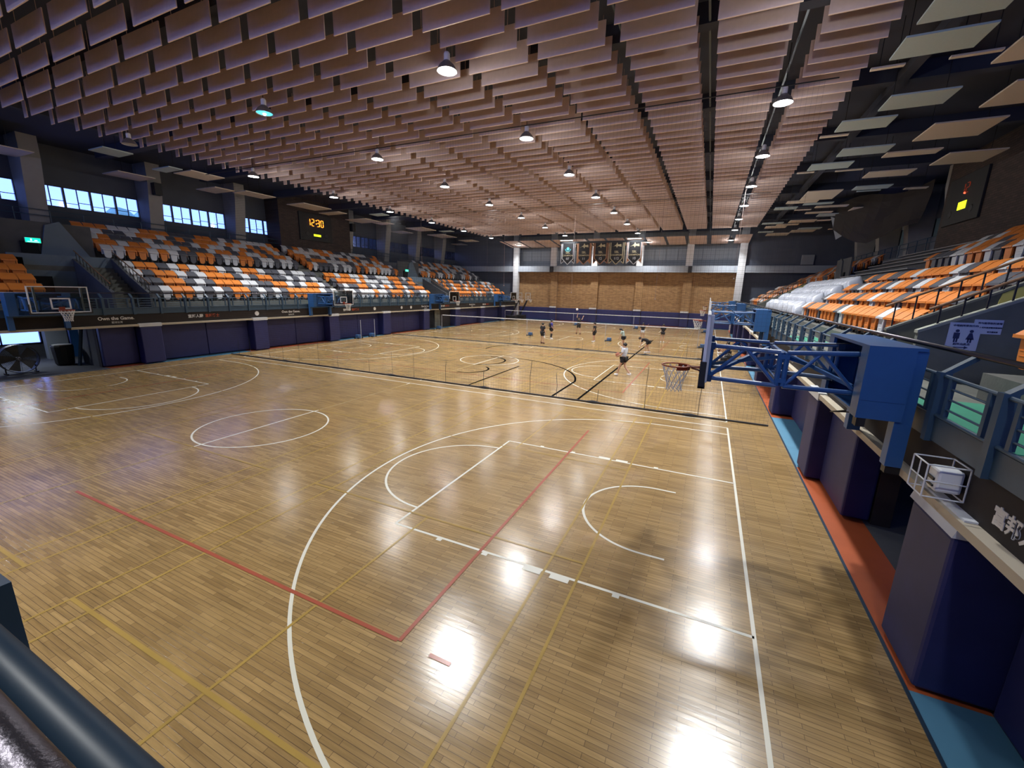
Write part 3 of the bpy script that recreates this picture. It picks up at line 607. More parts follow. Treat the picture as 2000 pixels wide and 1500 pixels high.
# ================================================================== HOOPS (local: court towards -x, mount at x=0 i.e. wall line 14.5)
def rim_net():
    net = M(); n = 12; lv = [(.225, 0), (.20, -.09), (.165, -.19), (.135, -.29), (.125, -.37), (.13, -.43)]
    for i in range(len(lv)-1):
        for k in range(n):
            t0 = 2*math.pi*(k+(i % 2)*.5)/n
            for dd in (-.5, .5):
                t1 = t0+2*math.pi*dd/n; r0, z0 = lv[i]; r1, z1 = lv[i+1]
                net.tube([(r0*math.cos(t0), r0*math.sin(t0), z0), (r1*math.cos(t1), r1*math.sin(t1), z1)], .006, 4, cap=False)
    return net
BX = -2.50            # board face
def hoop(loc, rz, label):
    t = thing('basketball_hoop', label, 'basketball hoop', loc, 'wall mounted basketball hoops on blue arms', rz)
    K = dict(parent=t, local=True)
    bx = BX
    M().box(bx+.012, -.87, 2.96, bx+.024, .87, 3.95).obj('backboard', GLASSB, **K)
    KB = dict(parent=t.children[0], local=True)
    fr = M(); 
    fr.box(bx, -.90, 2.92, bx+.04, .90, 2.965).box(bx, -.90, 3.945, bx+.04, .90, 3.98).box(bx, -.90, 2.92, bx+.04, -.86, 3.98).box(bx, .86, 2.92, bx+.04, .90, 3.98)
    f = fr.obj('board_frame', WHITE, **K)
    M().box(bx-.004, -.90, 2.925, bx, .90, 2.96).box(bx-.004, -.90, 3.945, bx, .90, 3.975).box(bx-.004, -.90, 2.93, bx, -.86, 3.97).box(bx-.004, .86, 2.93, bx, .90, 3.97).obj('border_line', WHITE, **KB)
    M().box(bx-.004, -.30, 3.07, bx+.012, -.25, 3.52).box(bx-.004, .25, 3.07, bx+.012, .30, 3.52).box(bx-.004, -.30, 3.47, bx+.012, .30, 3.52).box(bx-.004, -.30, 3.07, bx+.012, .30, 3.12).obj('target_square', WHITE, **KB)
    M().box(bx-.03, -.93, 2.87, bx+.07, -.62, 2.925).box(bx-.03, .62, 2.87, bx+.07, .93, 2.925).box(bx-.02, -.93, 2.87, bx+.05, .93, 2.915).box(bx-.03, -.935, 2.90, bx+.06, -.905, 3.28).box(bx-.03, .905, 2.90, bx+.06, .935, 3.28).obj('edge_padding', BLACK, **K)
    rc = (bx-.41, 0, 3.05); rp = [(rc[0]+.235*math.cos(2*math.pi*k/28), .235*math.sin(2*math.pi*k/28), 3.05) for k in range(29)]
    r = M().tube(rp, .012, 8, cap=False)
    r.prism([(bx-.02, -.09, 3.055), (bx-.2, -.07, 3.055), (bx-.235, -.12, 3.055), (bx-.235, .12, 3.055), (bx-.2, .07, 3.055), (bx-.02, .09, 3.055)], (0, 0, -.015))
    r.box(bx-.025, -.09, 2.98, bx-.005, .09, 3.16); r.bar((bx-.02, 0, 2.99), (bx-.17, 0, 3.03), .12, .012)
    # collar under the rim
    for k in range(-3, 4):
        a0, a1 = .42*k-.21, .42*k+.21
        p = lambda a, z: (rc[0]+.232*math.cos(a), .232*math.sin(a), z)
        r.add([p(a0, 3.045), p(a1, 3.045), p(a1, 2.995), p(a0, 2.995), ], [(0,1,2,3), (3,2,1,0)])
    rim_ = r.obj('rim', RIM, smooth=False, **K)
    nm = M().join(rim_net(), Matrix.Translation((rc[0], 0, 3.03))); nm.obj('net', NETW, parent=rim_, local=True)
    # white upright posts behind the glass
    for q in (-.72, .66): M().box(bx+.045, q, 2.93, bx+.09, q+.06, 3.97).obj('board_upright', WHITE, **K)
    M().box(bx+.05, -.16, 2.95, bx+.1, .16, 3.2).box(bx+.05, -.69, 3.0, bx+.09, .69, 3.05).box(bx+.05, -.69, 3.5, bx+.09, .69, 3.55).obj('mounting_plate', BLUE, **K)
    for sy in (-1, 1):
        y = .58*sy; ym = .70*sy; tr_ = M(); x0, x1, x2 = -2.40, -1.46, -.52; zb, zt = 2.99, 3.50; r_ = .035
        A = (x0, y, zt); B = (x1-.03, ym, zt-.02); A2 = (x0, y, zb); B2 = (x1-.03, ym, zb)
        tr_.tube([A, B], r_, 8); tr_.tube([A2, B2], r_, 8); tr_.tube([A, A2], r_, 8); tr_.tube([B, B2], .036, 8)
        xm = (x0+x1)/2; tr_.tube([A2, (xm, (y+ym)/2, zt)], .026, 8); tr_.tube([(xm, (y+ym)/2, zt), B2], .026, 8)
        C = (x1+.05, ym, zt-.02); D = (x2, y, zt+.02); C2 = (x1+.05, ym, zb); D2 = (x2, y, zb-.02); xn = (x1+x2)/2
        tr_.tube([C, D], r_, 8); tr_.tube([C2, D2], r_, 8); tr_.tube([C, C2], .036, 8); tr_.tube([D, D2], .032, 8)
        tr_.tube([C2, (xn, (y+ym)/2, zt)], .026, 8); tr_.tube([(xn, (y+ym)/2, zt), D2], .026, 8)
        for hz in (zb+.08, zt-.08): tr_.box(x1-.06, ym-.035, hz-.03, x1+.08, ym+.035, hz+.03)
        tr_.obj('arm_truss', BLUE, smooth=False, **K)
        for xq, zq in ((x0+.01, zt), (x0+.01, zb), (x2+.02, zt), (x2+.02, zb)): M().box(xq-.045, y-.055, zq-.055, xq+.045, y+.055, zq+.05).obj('hinge_bracket', BLUED, **K)
    M().bar((-2.36, -.5, 3.05), (-1.5, .6, 3.4), .05, .05).bar((-2.36, .5, 3.05), (-1.5, -.6, 3.4), .05, .05).bar((-1.4, -.6, 3.4), (-.55, .5, 3.05), .05, .05).bar((-1.4, .6, 3.4), (-.55, -.5, 3.05), .05, .05).bar((-1.46, -.68, 3.46), (-1.46, .68, 3.46), .04, .04).bar((-1.46, -.68, 3.02), (-1.46, .68, 3.02), .04, .04).obj('cross_brace', BLUE, **K)
    M().tube([(-2.3, .1, 3.56), (-1.8, .12, 3.51), (-1.2, .12, 3.52), (-.5, .1, 3.60)], .008, 6).obj('winch_cable', STEEL, **K)
    h = M().box(-.58, -.98, 2.72, -.10, -.94, 3.64).box(-.58, .94, 2.72, -.10, .98, 3.64).box(-.58, -.98, 3.64, .0, .98, 3.68).box(-.12, -.94, 2.72, -.10, .94, 3.64)
    h.box(-.58, -.94, 2.72, -.54, -.70, 3.64).box(-.58, .70, 2.72, -.54, .94, 3.64).box(-.54, -.94, 2.72, -.12, .94, 2.76)
    hs_ = h.obj('housing', BLUE, **K)
    M().box(-.57, -.9825, 2.96, -.11, -.98, 2.963).obj('panel_seam', BLUED, parent=hs_, local=True)
    for q in (-.95, .77): M().box(-.16, q, 2.10, .02, q+.18, 3.64).obj('wall_leg', BLUE, bevel=.005, **K)
    M().box(-.56, -.97, 2.60, -.46, -.83, 2.72).obj('foot_bracket', STEEL, **K); M().box(-.14, -.93, 2.0, .02, -.80, 2.10).obj('foot_bracket', STEEL, **K)
    return t
HY = [-.12, 14.62, 29.3, 43.9]
nm_r = ['nearest the camera', 'second from the camera', 'third from the camera', 'farthest from the camera']
h0 = None
for i, y in enumerate(HY):
    for s, side in ((1, 'right'), (-1, 'left')):
        lab = f'glass basketball hoop on blue folding arm, {side} side, {nm_r[i]}'
        loc = (14.5*s, y if s > 0 else y+.08, 0); rz = 0 if s > 0 else math.pi
        if h0 is None: h0 = hoop(loc, rz, lab)
        else: dup(h0, loc, rz, lab)
# black cable hanging by the near hoop
tag(M().tube([(14.02, -.3, 2.62), (14.0, .3, 2.45), (14.1, .75, 2.35), (14.3, .55, 2.42), (14.6, .3, 2.5)], .012, 6).obj('loose_cable', BLACK, smooth=True), 'black cable looping below the nearest right blue hoop arm', 'cable')
# ================================================================== RAILINGS along both walkways
for s, side in ((1, 'right'), (-1, 'left')):
    t = thing('walkway_railing', f'slate blue steel railing with worn top tube along the {side} stand walkway', 'railing', (14.6*s, 18, 2.6), 'slate blue railings round the court')
    xa = 14.60*s; xr = 14.84*s
    M().tube([(xr, -7.6, 3.66), (xr, 51, 3.66)], .032, 10).obj('top_tube', CHROME, t, smooth=True)
    M().tube([(xa, -7.6, 3.40), (xa, 51, 3.40)], .022, 8).tube([(xa, -7.6, 2.93), (xa, 51, 2.93)], .022, 8).obj('rail_tube', RAIL, t)
    M().box(14.60*s, -7.6, 2.62, 14.66*s, 51.0, 2.90).obj('kick_plate', RAIL, t)
    y = -7.27; k = 0
    while y < 50.9:
        if not any(abs(y-h) < .95 for h in HY):
            M().box(xa-.055, y-.05, 2.60, xa+.055, y+.05, 3.44).bar((xa, y, 3.42), (xr, y, 3.63), .09, .05).obj('post', RAIL, t)
        if y+1.19 < 51:
            a, bb = y+.22, y+.97
            p = M()
            for yy in (a, bb): p.box(xa-.022, yy-.03, 2.95, xa+.022, yy+.03, 3.40)
            for zz in (3.04, 3.16, 3.28): p.tube([(xa, a, zz), (xa, bb, zz)], .012, 6)
            p.obj('infill_panel', RAIL, t)
        y += 1.19; k += 1
# near end rail in front of the camera
t = thing('walkway_railing', 'slate blue railing with worn steel tube beside the camera, lower left corner', 'railing', (0, -7.65, 2.6), 'slate blue railings round the court')
M().tube([(-14.4, -7.735, 3.66), (14.4, -7.735, 3.66)], .034, 20).obj('top_tube', CHROME, t, smooth=True)
M().tube([(-14.4, -7.668, 3.60), (14.4, -7.668, 3.60)], .033, 20).obj('rail_tube', RAILD, t, smooth=True)
for xx in [10.64-1.5*k for k in range(0, 14)]+[12.22, 13.7]:
    M().box(xx-.05, -7.62, 2.62, xx+.05, -7.585, 3.62).obj('post', RAILD, t)
M().box(-14.4, -7.62, 2.6, 14.4, -7.56, 2.9).obj('kick_plate', RAIL, t)
struct(M().box(-14.6, Y0, 2.45, 14.6, -7.6, 2.62).box(-15.6, Y0, -.3, 15.6, Y0+.1, 2.5), 'floor_near_walkway', CONC)
# rails at the top walkway, back of stands
for s, side in ((1, 'right'), (-1, 'left')):
    t = thing('gallery_railing', f'dark slate railing along the top walkway of the {side} stand', 'railing', (24.55*s, 18, 7.25), 'railings on the top walkways')
    x = 24.57*s
    for zz in (7.32, 7.95, 8.27): M().tube([(x, Y0+.3, zz), (x, 51, zz)], .022, 6).obj('rail_tube', RAIL, t)
    y = Y0+.4
    while y < 51: M().box(x-.02, y-.02, 7.25, x+.02, y+.02, 8.25).obj('post', RAIL, t); y += 1.5
# stair handrails
for s, side in ((1, 'right'), (-1, 'left')):
    for v0, vn in ((0, 'nearest'), (30.6, 'farther')):
        for yy, x0, z0, x1, z1, nme in ((4.84, 15.76, 4.11, 19.2, 5.85, 'far'), (3.22, 15.96, 4.09, 19.2, 5.78, 'near')):
            t = thing('stair_handrail', f'rusty brown handrail on {nme} side of the {vn} stairs in the {side} stand', 'handrail', (17*s, yy+v0, 4), 'rusty handrails beside the stand stairs')
            M().tube([(x0*s, yy+v0, z0), (x1*s, yy+v0, z1)], .028, 8).obj('rail_tube', mat('rusty_steel', (.22, .11, .05), .5, noise=.4, nscale=12), t)
            for k in range(10):
                f_ = (k+.5)/10; xx = x0+(x1-x0)*f_; zz = z0+(z1-z0)*f_
                M().box((xx-.012)*s, yy+v0-.012, zz-.62, (xx+.012)*s, yy+v0+.012, zz).obj('baluster', STEEL, t)
# ================================================================== SEATS (local: facing -x, tread level at z=0, back of shell at x=0)
def seat_meshes():
    sh = M(); prof = [(.04, .885, .25), (-.09, .805, .258), (-.21, .695, .265), (-.285, .63, .268)]
    vs = []; fs = []
    for x, z, hw in prof: vs += [(x-.012, -hw, z-.014), (x-.012, hw, z-.014), (x+.008, hw, z+.012), (x+.008, -hw, z+.012)]
    for i in range(len(prof)-1):
        for k in range(4): k2 = (k+1) % 4; fs.append((4*i+k, 4*i+k2, 4*i+4+k2, 4*i+4+k))
    fs += [(3,2,1,0), (len(prof)*4-4, len(prof)*4-3, len(prof)*4-2, len(prof)*4-1)]
    sh.add(vs, fs)
    sh.box(-.302, -.268, .585, -.287, .268, .638)               # turned-down front lip
    sh.box(-.10, -.24, .34, -.08, .24, .77)                     # lower shell behind the folded pan
    sh.box(-.27, -.258, .34, -.25, -.215, .60)                  # arm upright
    pan = M(); o = [(.58, .19), (.30, .17), (.20, .15), (.145, .10), (.13, .04)]
    pts = [(-.235, -hw, z) for z, hw in o]+[(-.235, hw, z) for z, hw in reversed(o)]
    pan.prism(pts, (.05, 0, 0)); pan.box(-.243, -.14, .48, -.235, .14, .49).box(-.243, -.14, .40, -.235, .14, .41).box(-.243, -.13, .32, -.235, .13, .33)
    br = M().box(-.16, -.27, 0, -.10, -.23, .36).box(-.20, -.27, .24, -.04, .25, .30).box(-.20, -.27, .0, .0, -.23, .03)
    return sh, pan, br
SH, PAN, BRK = seat_meshes()
ROWS = {('R', 0): 'oooWooooooWGooooGoooGoWo', ('R', 1): 'GoooooGoooWooGoooGoooWGG', ('R', 2): 'GGoooWGoWGooWGoGooWGGoo', ('R', 3): 'ooooWooGWooooWooGGooGGo',
        ('L', 0): 'GWooWGWGooGWGWGoooooWGW', ('L', 1): 'GGooGWGoooWWGGooWGWooWG', ('L', 2): 'WGooWGWoooGWGooGGWGWGWG', ('L', 3): 'WooGWoWooWGWooWGGWGWWGG', ('L', 4): 'WWooWoWGGooGWWooGWWGWWG', ('R', 4): 'ooWoGWoooWGWoGWooWWGG'}
LN = {'o': 'orange', 'W': 'white', 'G': 'charcoal'}; LM = {'o': ORNG, 'W': WHTP, 'G': GRYP}
seats = []
SP = .575
rng = random.Random(11)
for sd, s in (('L', -1), ('R', 1)):
    for r in range(9):
        low = r < 4; x, z = (LT(r) if low else UT(r-4)); xb = x+(.5 if low else .42)
        blocks = [(-6.4, 1.3 if s > 0 else .98, 'o'), (5.0, 18.25, 'm'), (19.1, 31.4, 'm'), (35.6, 50.4, 'm')]
        for bi, (a, bb, tone) in enumerate(blocks):
            if sd == 'R' and not low and bi == 2: continue
            if sd == 'R' and low and bi == 2: continue      # hidden under plastic film
            n = int((bb-a)/SP)
            seq = ROWS.get((sd, r), '')
            y0 = bb-.3 if bi == 0 else a+.29
            for k in range(n):
                y = y0-k*SP if bi == 0 else y0+k*SP
                if bi == 1 and k < len(seq): c = seq[k]
                elif bi == 0: c = 'o'
                else:
                    p = rng.random(); c = 'o' if p < (.55 if (sd == 'L' and bi == 3 and low) or sd == 'R' else .33) else ('W' if p < .72 else 'G')
                seats.append((sd, r, bi, k, xb*s, y, z, c, s))
# dedicated covered seats under the film on the right: only their shape shows
def vis_rank(t):
    d = Vector((t[4], t[5], t[6]+.6))-CAM; dep = d.dot(Fv)
    if dep < .3: return 1e9
    u, v = d.dot(Rv)/dep, d.dot(Uv)/dep
    if abs(u) > 1.38 or abs(v) > .98: return 1e6+d.length
    return d.length
seats.sort(key=vis_rank)
lib = {}
for c in 'oWG': lib[c] = (SH.mesh('backrest', LM[c]), PAN.mesh('seat_pan', LM[c]), BRK.mesh('bracket', STEEL))
stuffm = M(); BN = {0: 'before the near stairs', 1: 'after the near stairs', 2: 'after the middle aisle', 3: 'past the far stairs'}
for i, (sd, r, bi, k, x, y, z, c, s) in enumerate(seats):
    rz = 0 if s > 0 else math.pi
    if i < 300:
        side = 'right' if s > 0 else 'left'
        t = thing('stadium_seat', f'{LN[c]} folding seat, {side} stand {nth(r+1)} row, {nth(k+1)} seat {BN[bi]}', 'stadium seat', (x, y, z), 'folding plastic seats in the stands', rz)
        for me, nm in zip(lib[c], ('backrest', 'seat_pan', 'bracket')):
            o = bpy.data.objects.new(nm, me); COL.objects.link(o); o.parent = t
    else:
        if vis_rank((sd, r, bi, k, x, y, z, c, s)) > 9e5 : continue
        mt = Matrix.Translation((x, y, z)) @ Matrix.Rotation(rz, 4, 'Z'); mi = 'oWG'.index(c)
        stuffm.join(SH, mt, mi).join(PAN, mt, mi).join(BRK, mt, 3)
o = stuffm.obj('stadium_seat_rows', [ORNG, WHTP, GRYP, STEEL]); tag(o, 'remaining rows of folding seats farther back in both stands', 'stadium seats', 'folding plastic seats in the stands', 'stuff')
# plastic film over the covered rows of the right stand
from mathutils import noise as mn
for r in range(4):
    x, z = LT(r); nx, ny = 10, 130; a, bb = 19.2+.3*r, 31.6+.2*r
    prof = [(-.02, .10), (.02, .35), (.05, .58), (.14, .66), (.26, .76), (.40, .86), (.52, .90), (.60, .86), (.70, .62), (.80, .56)]
    if r == 3: prof[-1] = (.78, .30)
    vs = []; fs = []
    for j in range(ny+1):
        y = a+(bb-a)*j/ny
        for i_, (dx, dz) in enumerate(prof):
            q = mn.noise(Vector((i_*.55+r*7, y*2.3, 0)))*.055+mn.noise(Vector((i_*1.4, y*6.1, r*3)))*.025+.02*math.sin(y*2*math.pi/.575)
            if j < 3: dz = dz*(j/3)**.5+.02
            vs.append((x+dx-q*.6, y, z+dz+q*.8+.03))
    for j in range(ny):
        for i_ in range(len(prof)-1): A_ = j*len(prof)+i_; fs.append((A_, A_+1, A_+1+len(prof), A_+len(prof)))
    o = M().add(vs, fs).obj('plastic_cover', FILM, smooth=True); so = o.modifiers.new('s', 'SOLIDIFY'); so.thickness = .008
    tag(o, f'wrinkled clear plastic film draped over the {nth(r+1)} seat row of the right stand', 'plastic cover', 'plastic film over the right stand rows')
# pale bench edges of the upper right tiers
for k in range(5):
    x, z = UT(k); o = M().box(x+.10, 18.4 if k > 1 else 19.5, z, x+.34, 31.5, z+.30, 1).box(x, 18.4 if k > 1 else 19.5, z+.30, x+.40, 31.5, z+.35)
    o = o.obj('concrete_bench', [mat('bench_stone', (.30, .30, .31), .9, noise=.2), CONCD]); tag(o, f'long grey bench step, {nth(k+1)} tier up in the upper right stand', 'bench', 'bench steps in the upper right stand')
# ================================================================== DIVIDING NETS
def divider(yc, ztop, lab):
    t = thing('divider_net', lab, 'divider net', (0, yc, 0), 'fine nets hanging across the hall')
    m = M(); x0, x1 = -14.4, 14.25; st = .125; w2 = .0014
    n = int((x1-x0)/st)
    for i in range(n+1): x = x0+i*st; m.add([(x-w2, yc, .06), (x+w2, yc, .06), (x+w2, yc, ztop), (x-w2, yc, ztop)], [(0,1,2,3)])
    k = int(ztop/st)
    for i in range(1, k): z = .06+i*st; m.add([(x0, yc, z-w2), (x1, yc, z-w2), (x1, yc, z+w2), (x0, yc, z+w2)], [(0,1,2,3)])
    m.obj('mesh_netting', NETD, t)
    M().tube([(x0, yc, .035), (x1, yc, .035)], .03, 8).obj('bottom_rope', NETD, t)
    M().tube([(x0-.3, yc, ztop), (x1+.3, yc, ztop)], .018, 6).obj('top_cable', STEEL, t)
    q = random.Random(int(yc)); x = x0+.8
    while x < x1:
        hgt = q.uniform(.5, 1.8); M().tube([(x, yc-.01, .03), (x+q.uniform(-.04, .04), yc-.012, hgt*.5), (x+q.uniform(-.05, .05), yc-.01, hgt)], .009, 4).obj('trailing_cord', NETD, t); x += q.uniform(1.0, 2.4)
    bn = M(); 
    for bx_ in [-9.5, -1.8, 3.4, 8.3, 11.8]: bn.tube([(bx_-.25, yc-.03, .05), (bx_, yc-.05, .06), (bx_+.25, yc-.02, .05)], .05, 6, radii=[.03, .06, .03])
    bn.obj('gathered_bunch', NETD, t)
    return t
divider(7.85, 10.25, 'fine dark divider net hanging across the hall behind the nearest court')
divider(22.5, 10.25, 'fine dark divider net hanging across the hall before the badminton players')
# vertical cords of hung pennant lines
vc = 0
for (x, y, zb, zt) in ((-8.6, 19.5, 5.4, 10.6), (-2.6, 21.8, 4.6, 10.7), (2.7, 22.3, 4.2, 10.7), (8.6, 22.4, 3.9, 10.7), (13.2, 22.4, 5.3, 10.7), (-11.8, 36, 3.2, 10.4)):
    vc += 1; o = M().tube([(x, y, zb), (x, y, zt)], .006, 4).ball((x, y, zb), .04, 6).obj('hanging_rope', mat('pale_cord', (.30, .22, .20), .7)); tag(o, 'thin weighted cord hanging from the ceiling '+('over the nearer left court', 'left of the first banner', 'before the middle banners', 'right of the banners', 'beside the right stand edge', 'before the far left corner')[vc-1], 'cord', 'thin cords hanging from the ceiling')
# ================================================================== BADMINTON NETS AND WEIGHTED POSTS
pi_ = 0
def bpost(x, y, fx, lab):
    t = thing('badminton_post', lab, 'badminton post', (x, y, 0), 'badminton posts with blue weight boxes')
    M().tube([(x, y, .05), (x, y, 1.55)], .02, 8).obj('pole', mat('pale_pole', (.45, .48, .55), .5), t)
    b = M().box(x+fx*.20, y-.17, .06, x+fx*.56, y+.17, .32); b.box(x-.05, y-.05, .02, x+fx*.5, y+.05, .08); b.obj('weight_box', mat('blue_weight_box', (.04, .11, .26), .4), t, bevel=.05)
    for q in (.12, .5):
        for e in (-.24, .24): M().lathe((x+fx*q, y+e, .06), [(.001, -.02), (.06, -.02), (.06, .02), (.001, .02)], 12, axis='y').obj('wheel', BLACK, t, smooth=False)
    return t
def bnet(x0, x1, y, lab):
    t = thing('badminton_net', lab, 'badminton net', (x0, y, 0), 'badminton nets strung between posts')
    M().box(x0, y-.008, 1.485, x1, y+.008, 1.56).obj('white_tape', WHITE, t)
    m = M(); w2 = .0015
    x = x0
    while x < x1: m.add([(x-w2, y, .78), (x+w2, y, .78), (x+w2, y, 1.49), (x-w2, y, 1.49)], [(0,1,2,3)]); x += .09
    for k in range(9): z = .78+k*.088; m.add([(x0, y, z-w2), (x1, y, z-w2), (x1, y, z+w2), (x0, y, z+w2)], [(0,1,2,3)])
    m.obj('netting', NETD, t)
for rowi, y in enumerate((29.5, 44.9)):
    rn = ('middle', 'far')[rowi]
    bnet(-13.6, 11.4, y, f'long white topped badminton net of the {rn} courts, {"before" if rowi == 0 else "behind"} the players')
    for j, x in enumerate((-13.7, -3.8, 3.85, 11.5)): bpost(x, y, -1 if x < 0 and j == 0 else 1, f'badminton post with blue weight box on the {rn} net line, {nth(j+1)} from left')
for j, (x, y) in enumerate(((-14.1, 18.3), (-14.1, 19.9))): bpost(x, y, -.9, f'spare badminton post standing at the left wall pads, {("nearer","farther")[j]} of the two')
# ================================================================== BANNERS
BY = 46.3
brail = M().box(-6.6, BY-.03, 10.56, 4.2, BY+.03, 10.32)
for xx in (-6.2, -4.4, -2.2, 0, 4.0): brail.box(xx-.01, BY-.01, 10.32, xx+.01, BY+.01, ROOF)
tag(brail.obj('banner_rail', STEEL), 'thin steel rail carrying the five championship banners', 'banner rail')
ban = [(-5.45, BANW, 'teal and silver round crest', '07'), (-3.3, BANO, 'dull gold flame crest', '11'), (-1.15, BANO, 'dim brown winged crest', '12'), (.85, BANG, 'gold lettered crest', '112'), (3.0, BANW, 'bright gold and white crest', '10')]
TEAL = mat('banner_teal', (.10, .45, .50), .7)
for i, (xc, edge, lab, num) in enumerate(ban):
    t = thing('championship_banner', f'hanging black pennant banner with {lab}, {nth(i+1)} from the left', 'banner', (xc, BY, 10.58), 'five championship banners at the far end')
    zt, zb, hw = 10.56, 8.45, .74
    back = [(xc-.93, BY+.04, zt), (xc+.93, BY+.04, zt), (xc+.93, BY+.04, 7.82), (xc+.62, BY+.04, 8.12), (xc, BY+.04, 8.60), (xc-.62, BY+.04, 8.12), (xc-.93, BY+.04, 7.82)]
    M().prism(back, (0, .012, 0)).obj('back_cloth', BANO if i in (1, 4) else BANB, t)
    be = M()
    for p, q in (((-.91, zt), (-.91, 7.82)), ((-.91, 7.82), (-.6, 8.12)), ((.91, zt), (.91, 7.82)), ((.91, 7.82), (.6, 8.12))): be.bar((xc+p[0], BY+.03, p[1]), (xc+q[0], BY+.03, q[1]), .07, .01, up=(0,1,0))
    be.obj('back_trim', edge, t)
    fr = [(xc-hw, BY, zt), (xc+hw, BY, zt), (xc+hw, BY, zb), (xc, BY, 7.72), (xc-hw, BY, zb)]
    M().prism(fr, (0, .012, 0)).obj('front_cloth', BANB, t)
    e2 = M()
    for p, q in (((-hw, zt), (-hw, zb)), ((-hw, zb), (0, 7.72)), ((hw, zt), (hw, zb)), ((hw, zb), (0, 7.72))): e2.bar((xc+p[0], BY-.008, p[1]), (xc+q[0], BY-.008, q[1]), .08, .012, up=(0,1,0))
    e2.obj('front_trim', edge, t)
    cr = M()
    if i == 0:
        cr.lathe((xc, BY-.02, 9.68), [(.001, -.012), (.20, -.012), (.20, 0)], 20, axis='y')
        for k in range(9): a = math.pi+math.pi*(k+.5)/9; cr.box(xc+.34*math.cos(a)-.05, BY-.02, 9.68+.34*math.sin(a)-.05, xc+.34*math.cos(a)+.05, BY-.008, 9.68+.34*math.sin(a)+.05)
    else:
        cr.prism([(xc-.55, BY-.02, 9.85), (xc-.5, BY-.02, 9.82), (xc-.12, BY-.02, 10.08), (xc, BY-.02, 10.32), (xc+.14, BY-.02, 10.08), (xc+.5, BY-.02, 10.14), (xc+.55, BY-.02, 9.82), (xc+.1, BY-.02, 9.90), (xc, BY-.02, 9.68), (xc-.12, BY-.02, 9.90)], (0, .01, 0))
    cr.obj('crest', TEAL if i == 0 else BANG, t)
    tx = M(); fw = dict(right=(1, 0, 0), up=(0, 0, 1), bold=.004)
    put_text(tx, 'SBL', .38, (xc, BY-.02, 9.20), **fw); put_text(tx, 'CHAMPION', .27, (xc, BY-.02, 8.84), **fw)
    tx.obj('title_lettering', BANG, t)
    ty = M(); put_text(ty, num, .42, (xc, BY-.02, 8.42), **fw); ty.obj('number', BANW, t)
# batten lamps above the outer banners
for i, xc in enumerate((-5.45, 3.0)):
    t = thing('banner_light', f'glaring white lamp bar above the {("leftmost","rightmost")[i]} banner', 'lamp bar', (xc, BY-.8, 10.65), 'lamp bars over the outer banners')
    M().box(xc-.9, BY-.86, 10.63, xc+.9, BY-.74, 10.72).obj('housing', WHITE, t); M().box(xc-.8, BY-.84, 10.60, xc+.8, BY-.76, 10.63).obj('tube', mat('tube_lit', (.8, .8, .8), .5, emit=(.85, .93, 1), es=14), t)
    M().tube([(xc-.7, BY-.8, 10.72), (xc-.7, BY-.8, ROOF)], .01, 6).tube([(xc+.7, BY-.8, 10.72), (xc+.7, BY-.8, ROOF)], .01, 6).obj('suspension_wire', STEEL, t)
    ld = bpy.data.lights.new('banner_lamp', 'AREA'); ld.shape = 'RECTANGLE'; ld.size = 1.6; ld.size_y = .08; ld.energy = 60; ld.color = (.9, .96, 1)
    lo = bpy.data.objects.new('banner_lamp', ld); COL.objects.link(lo); lo.location = (0, 0, -.06); lo.parent = t; lo.rotation_euler = (R(15), 0, 0)
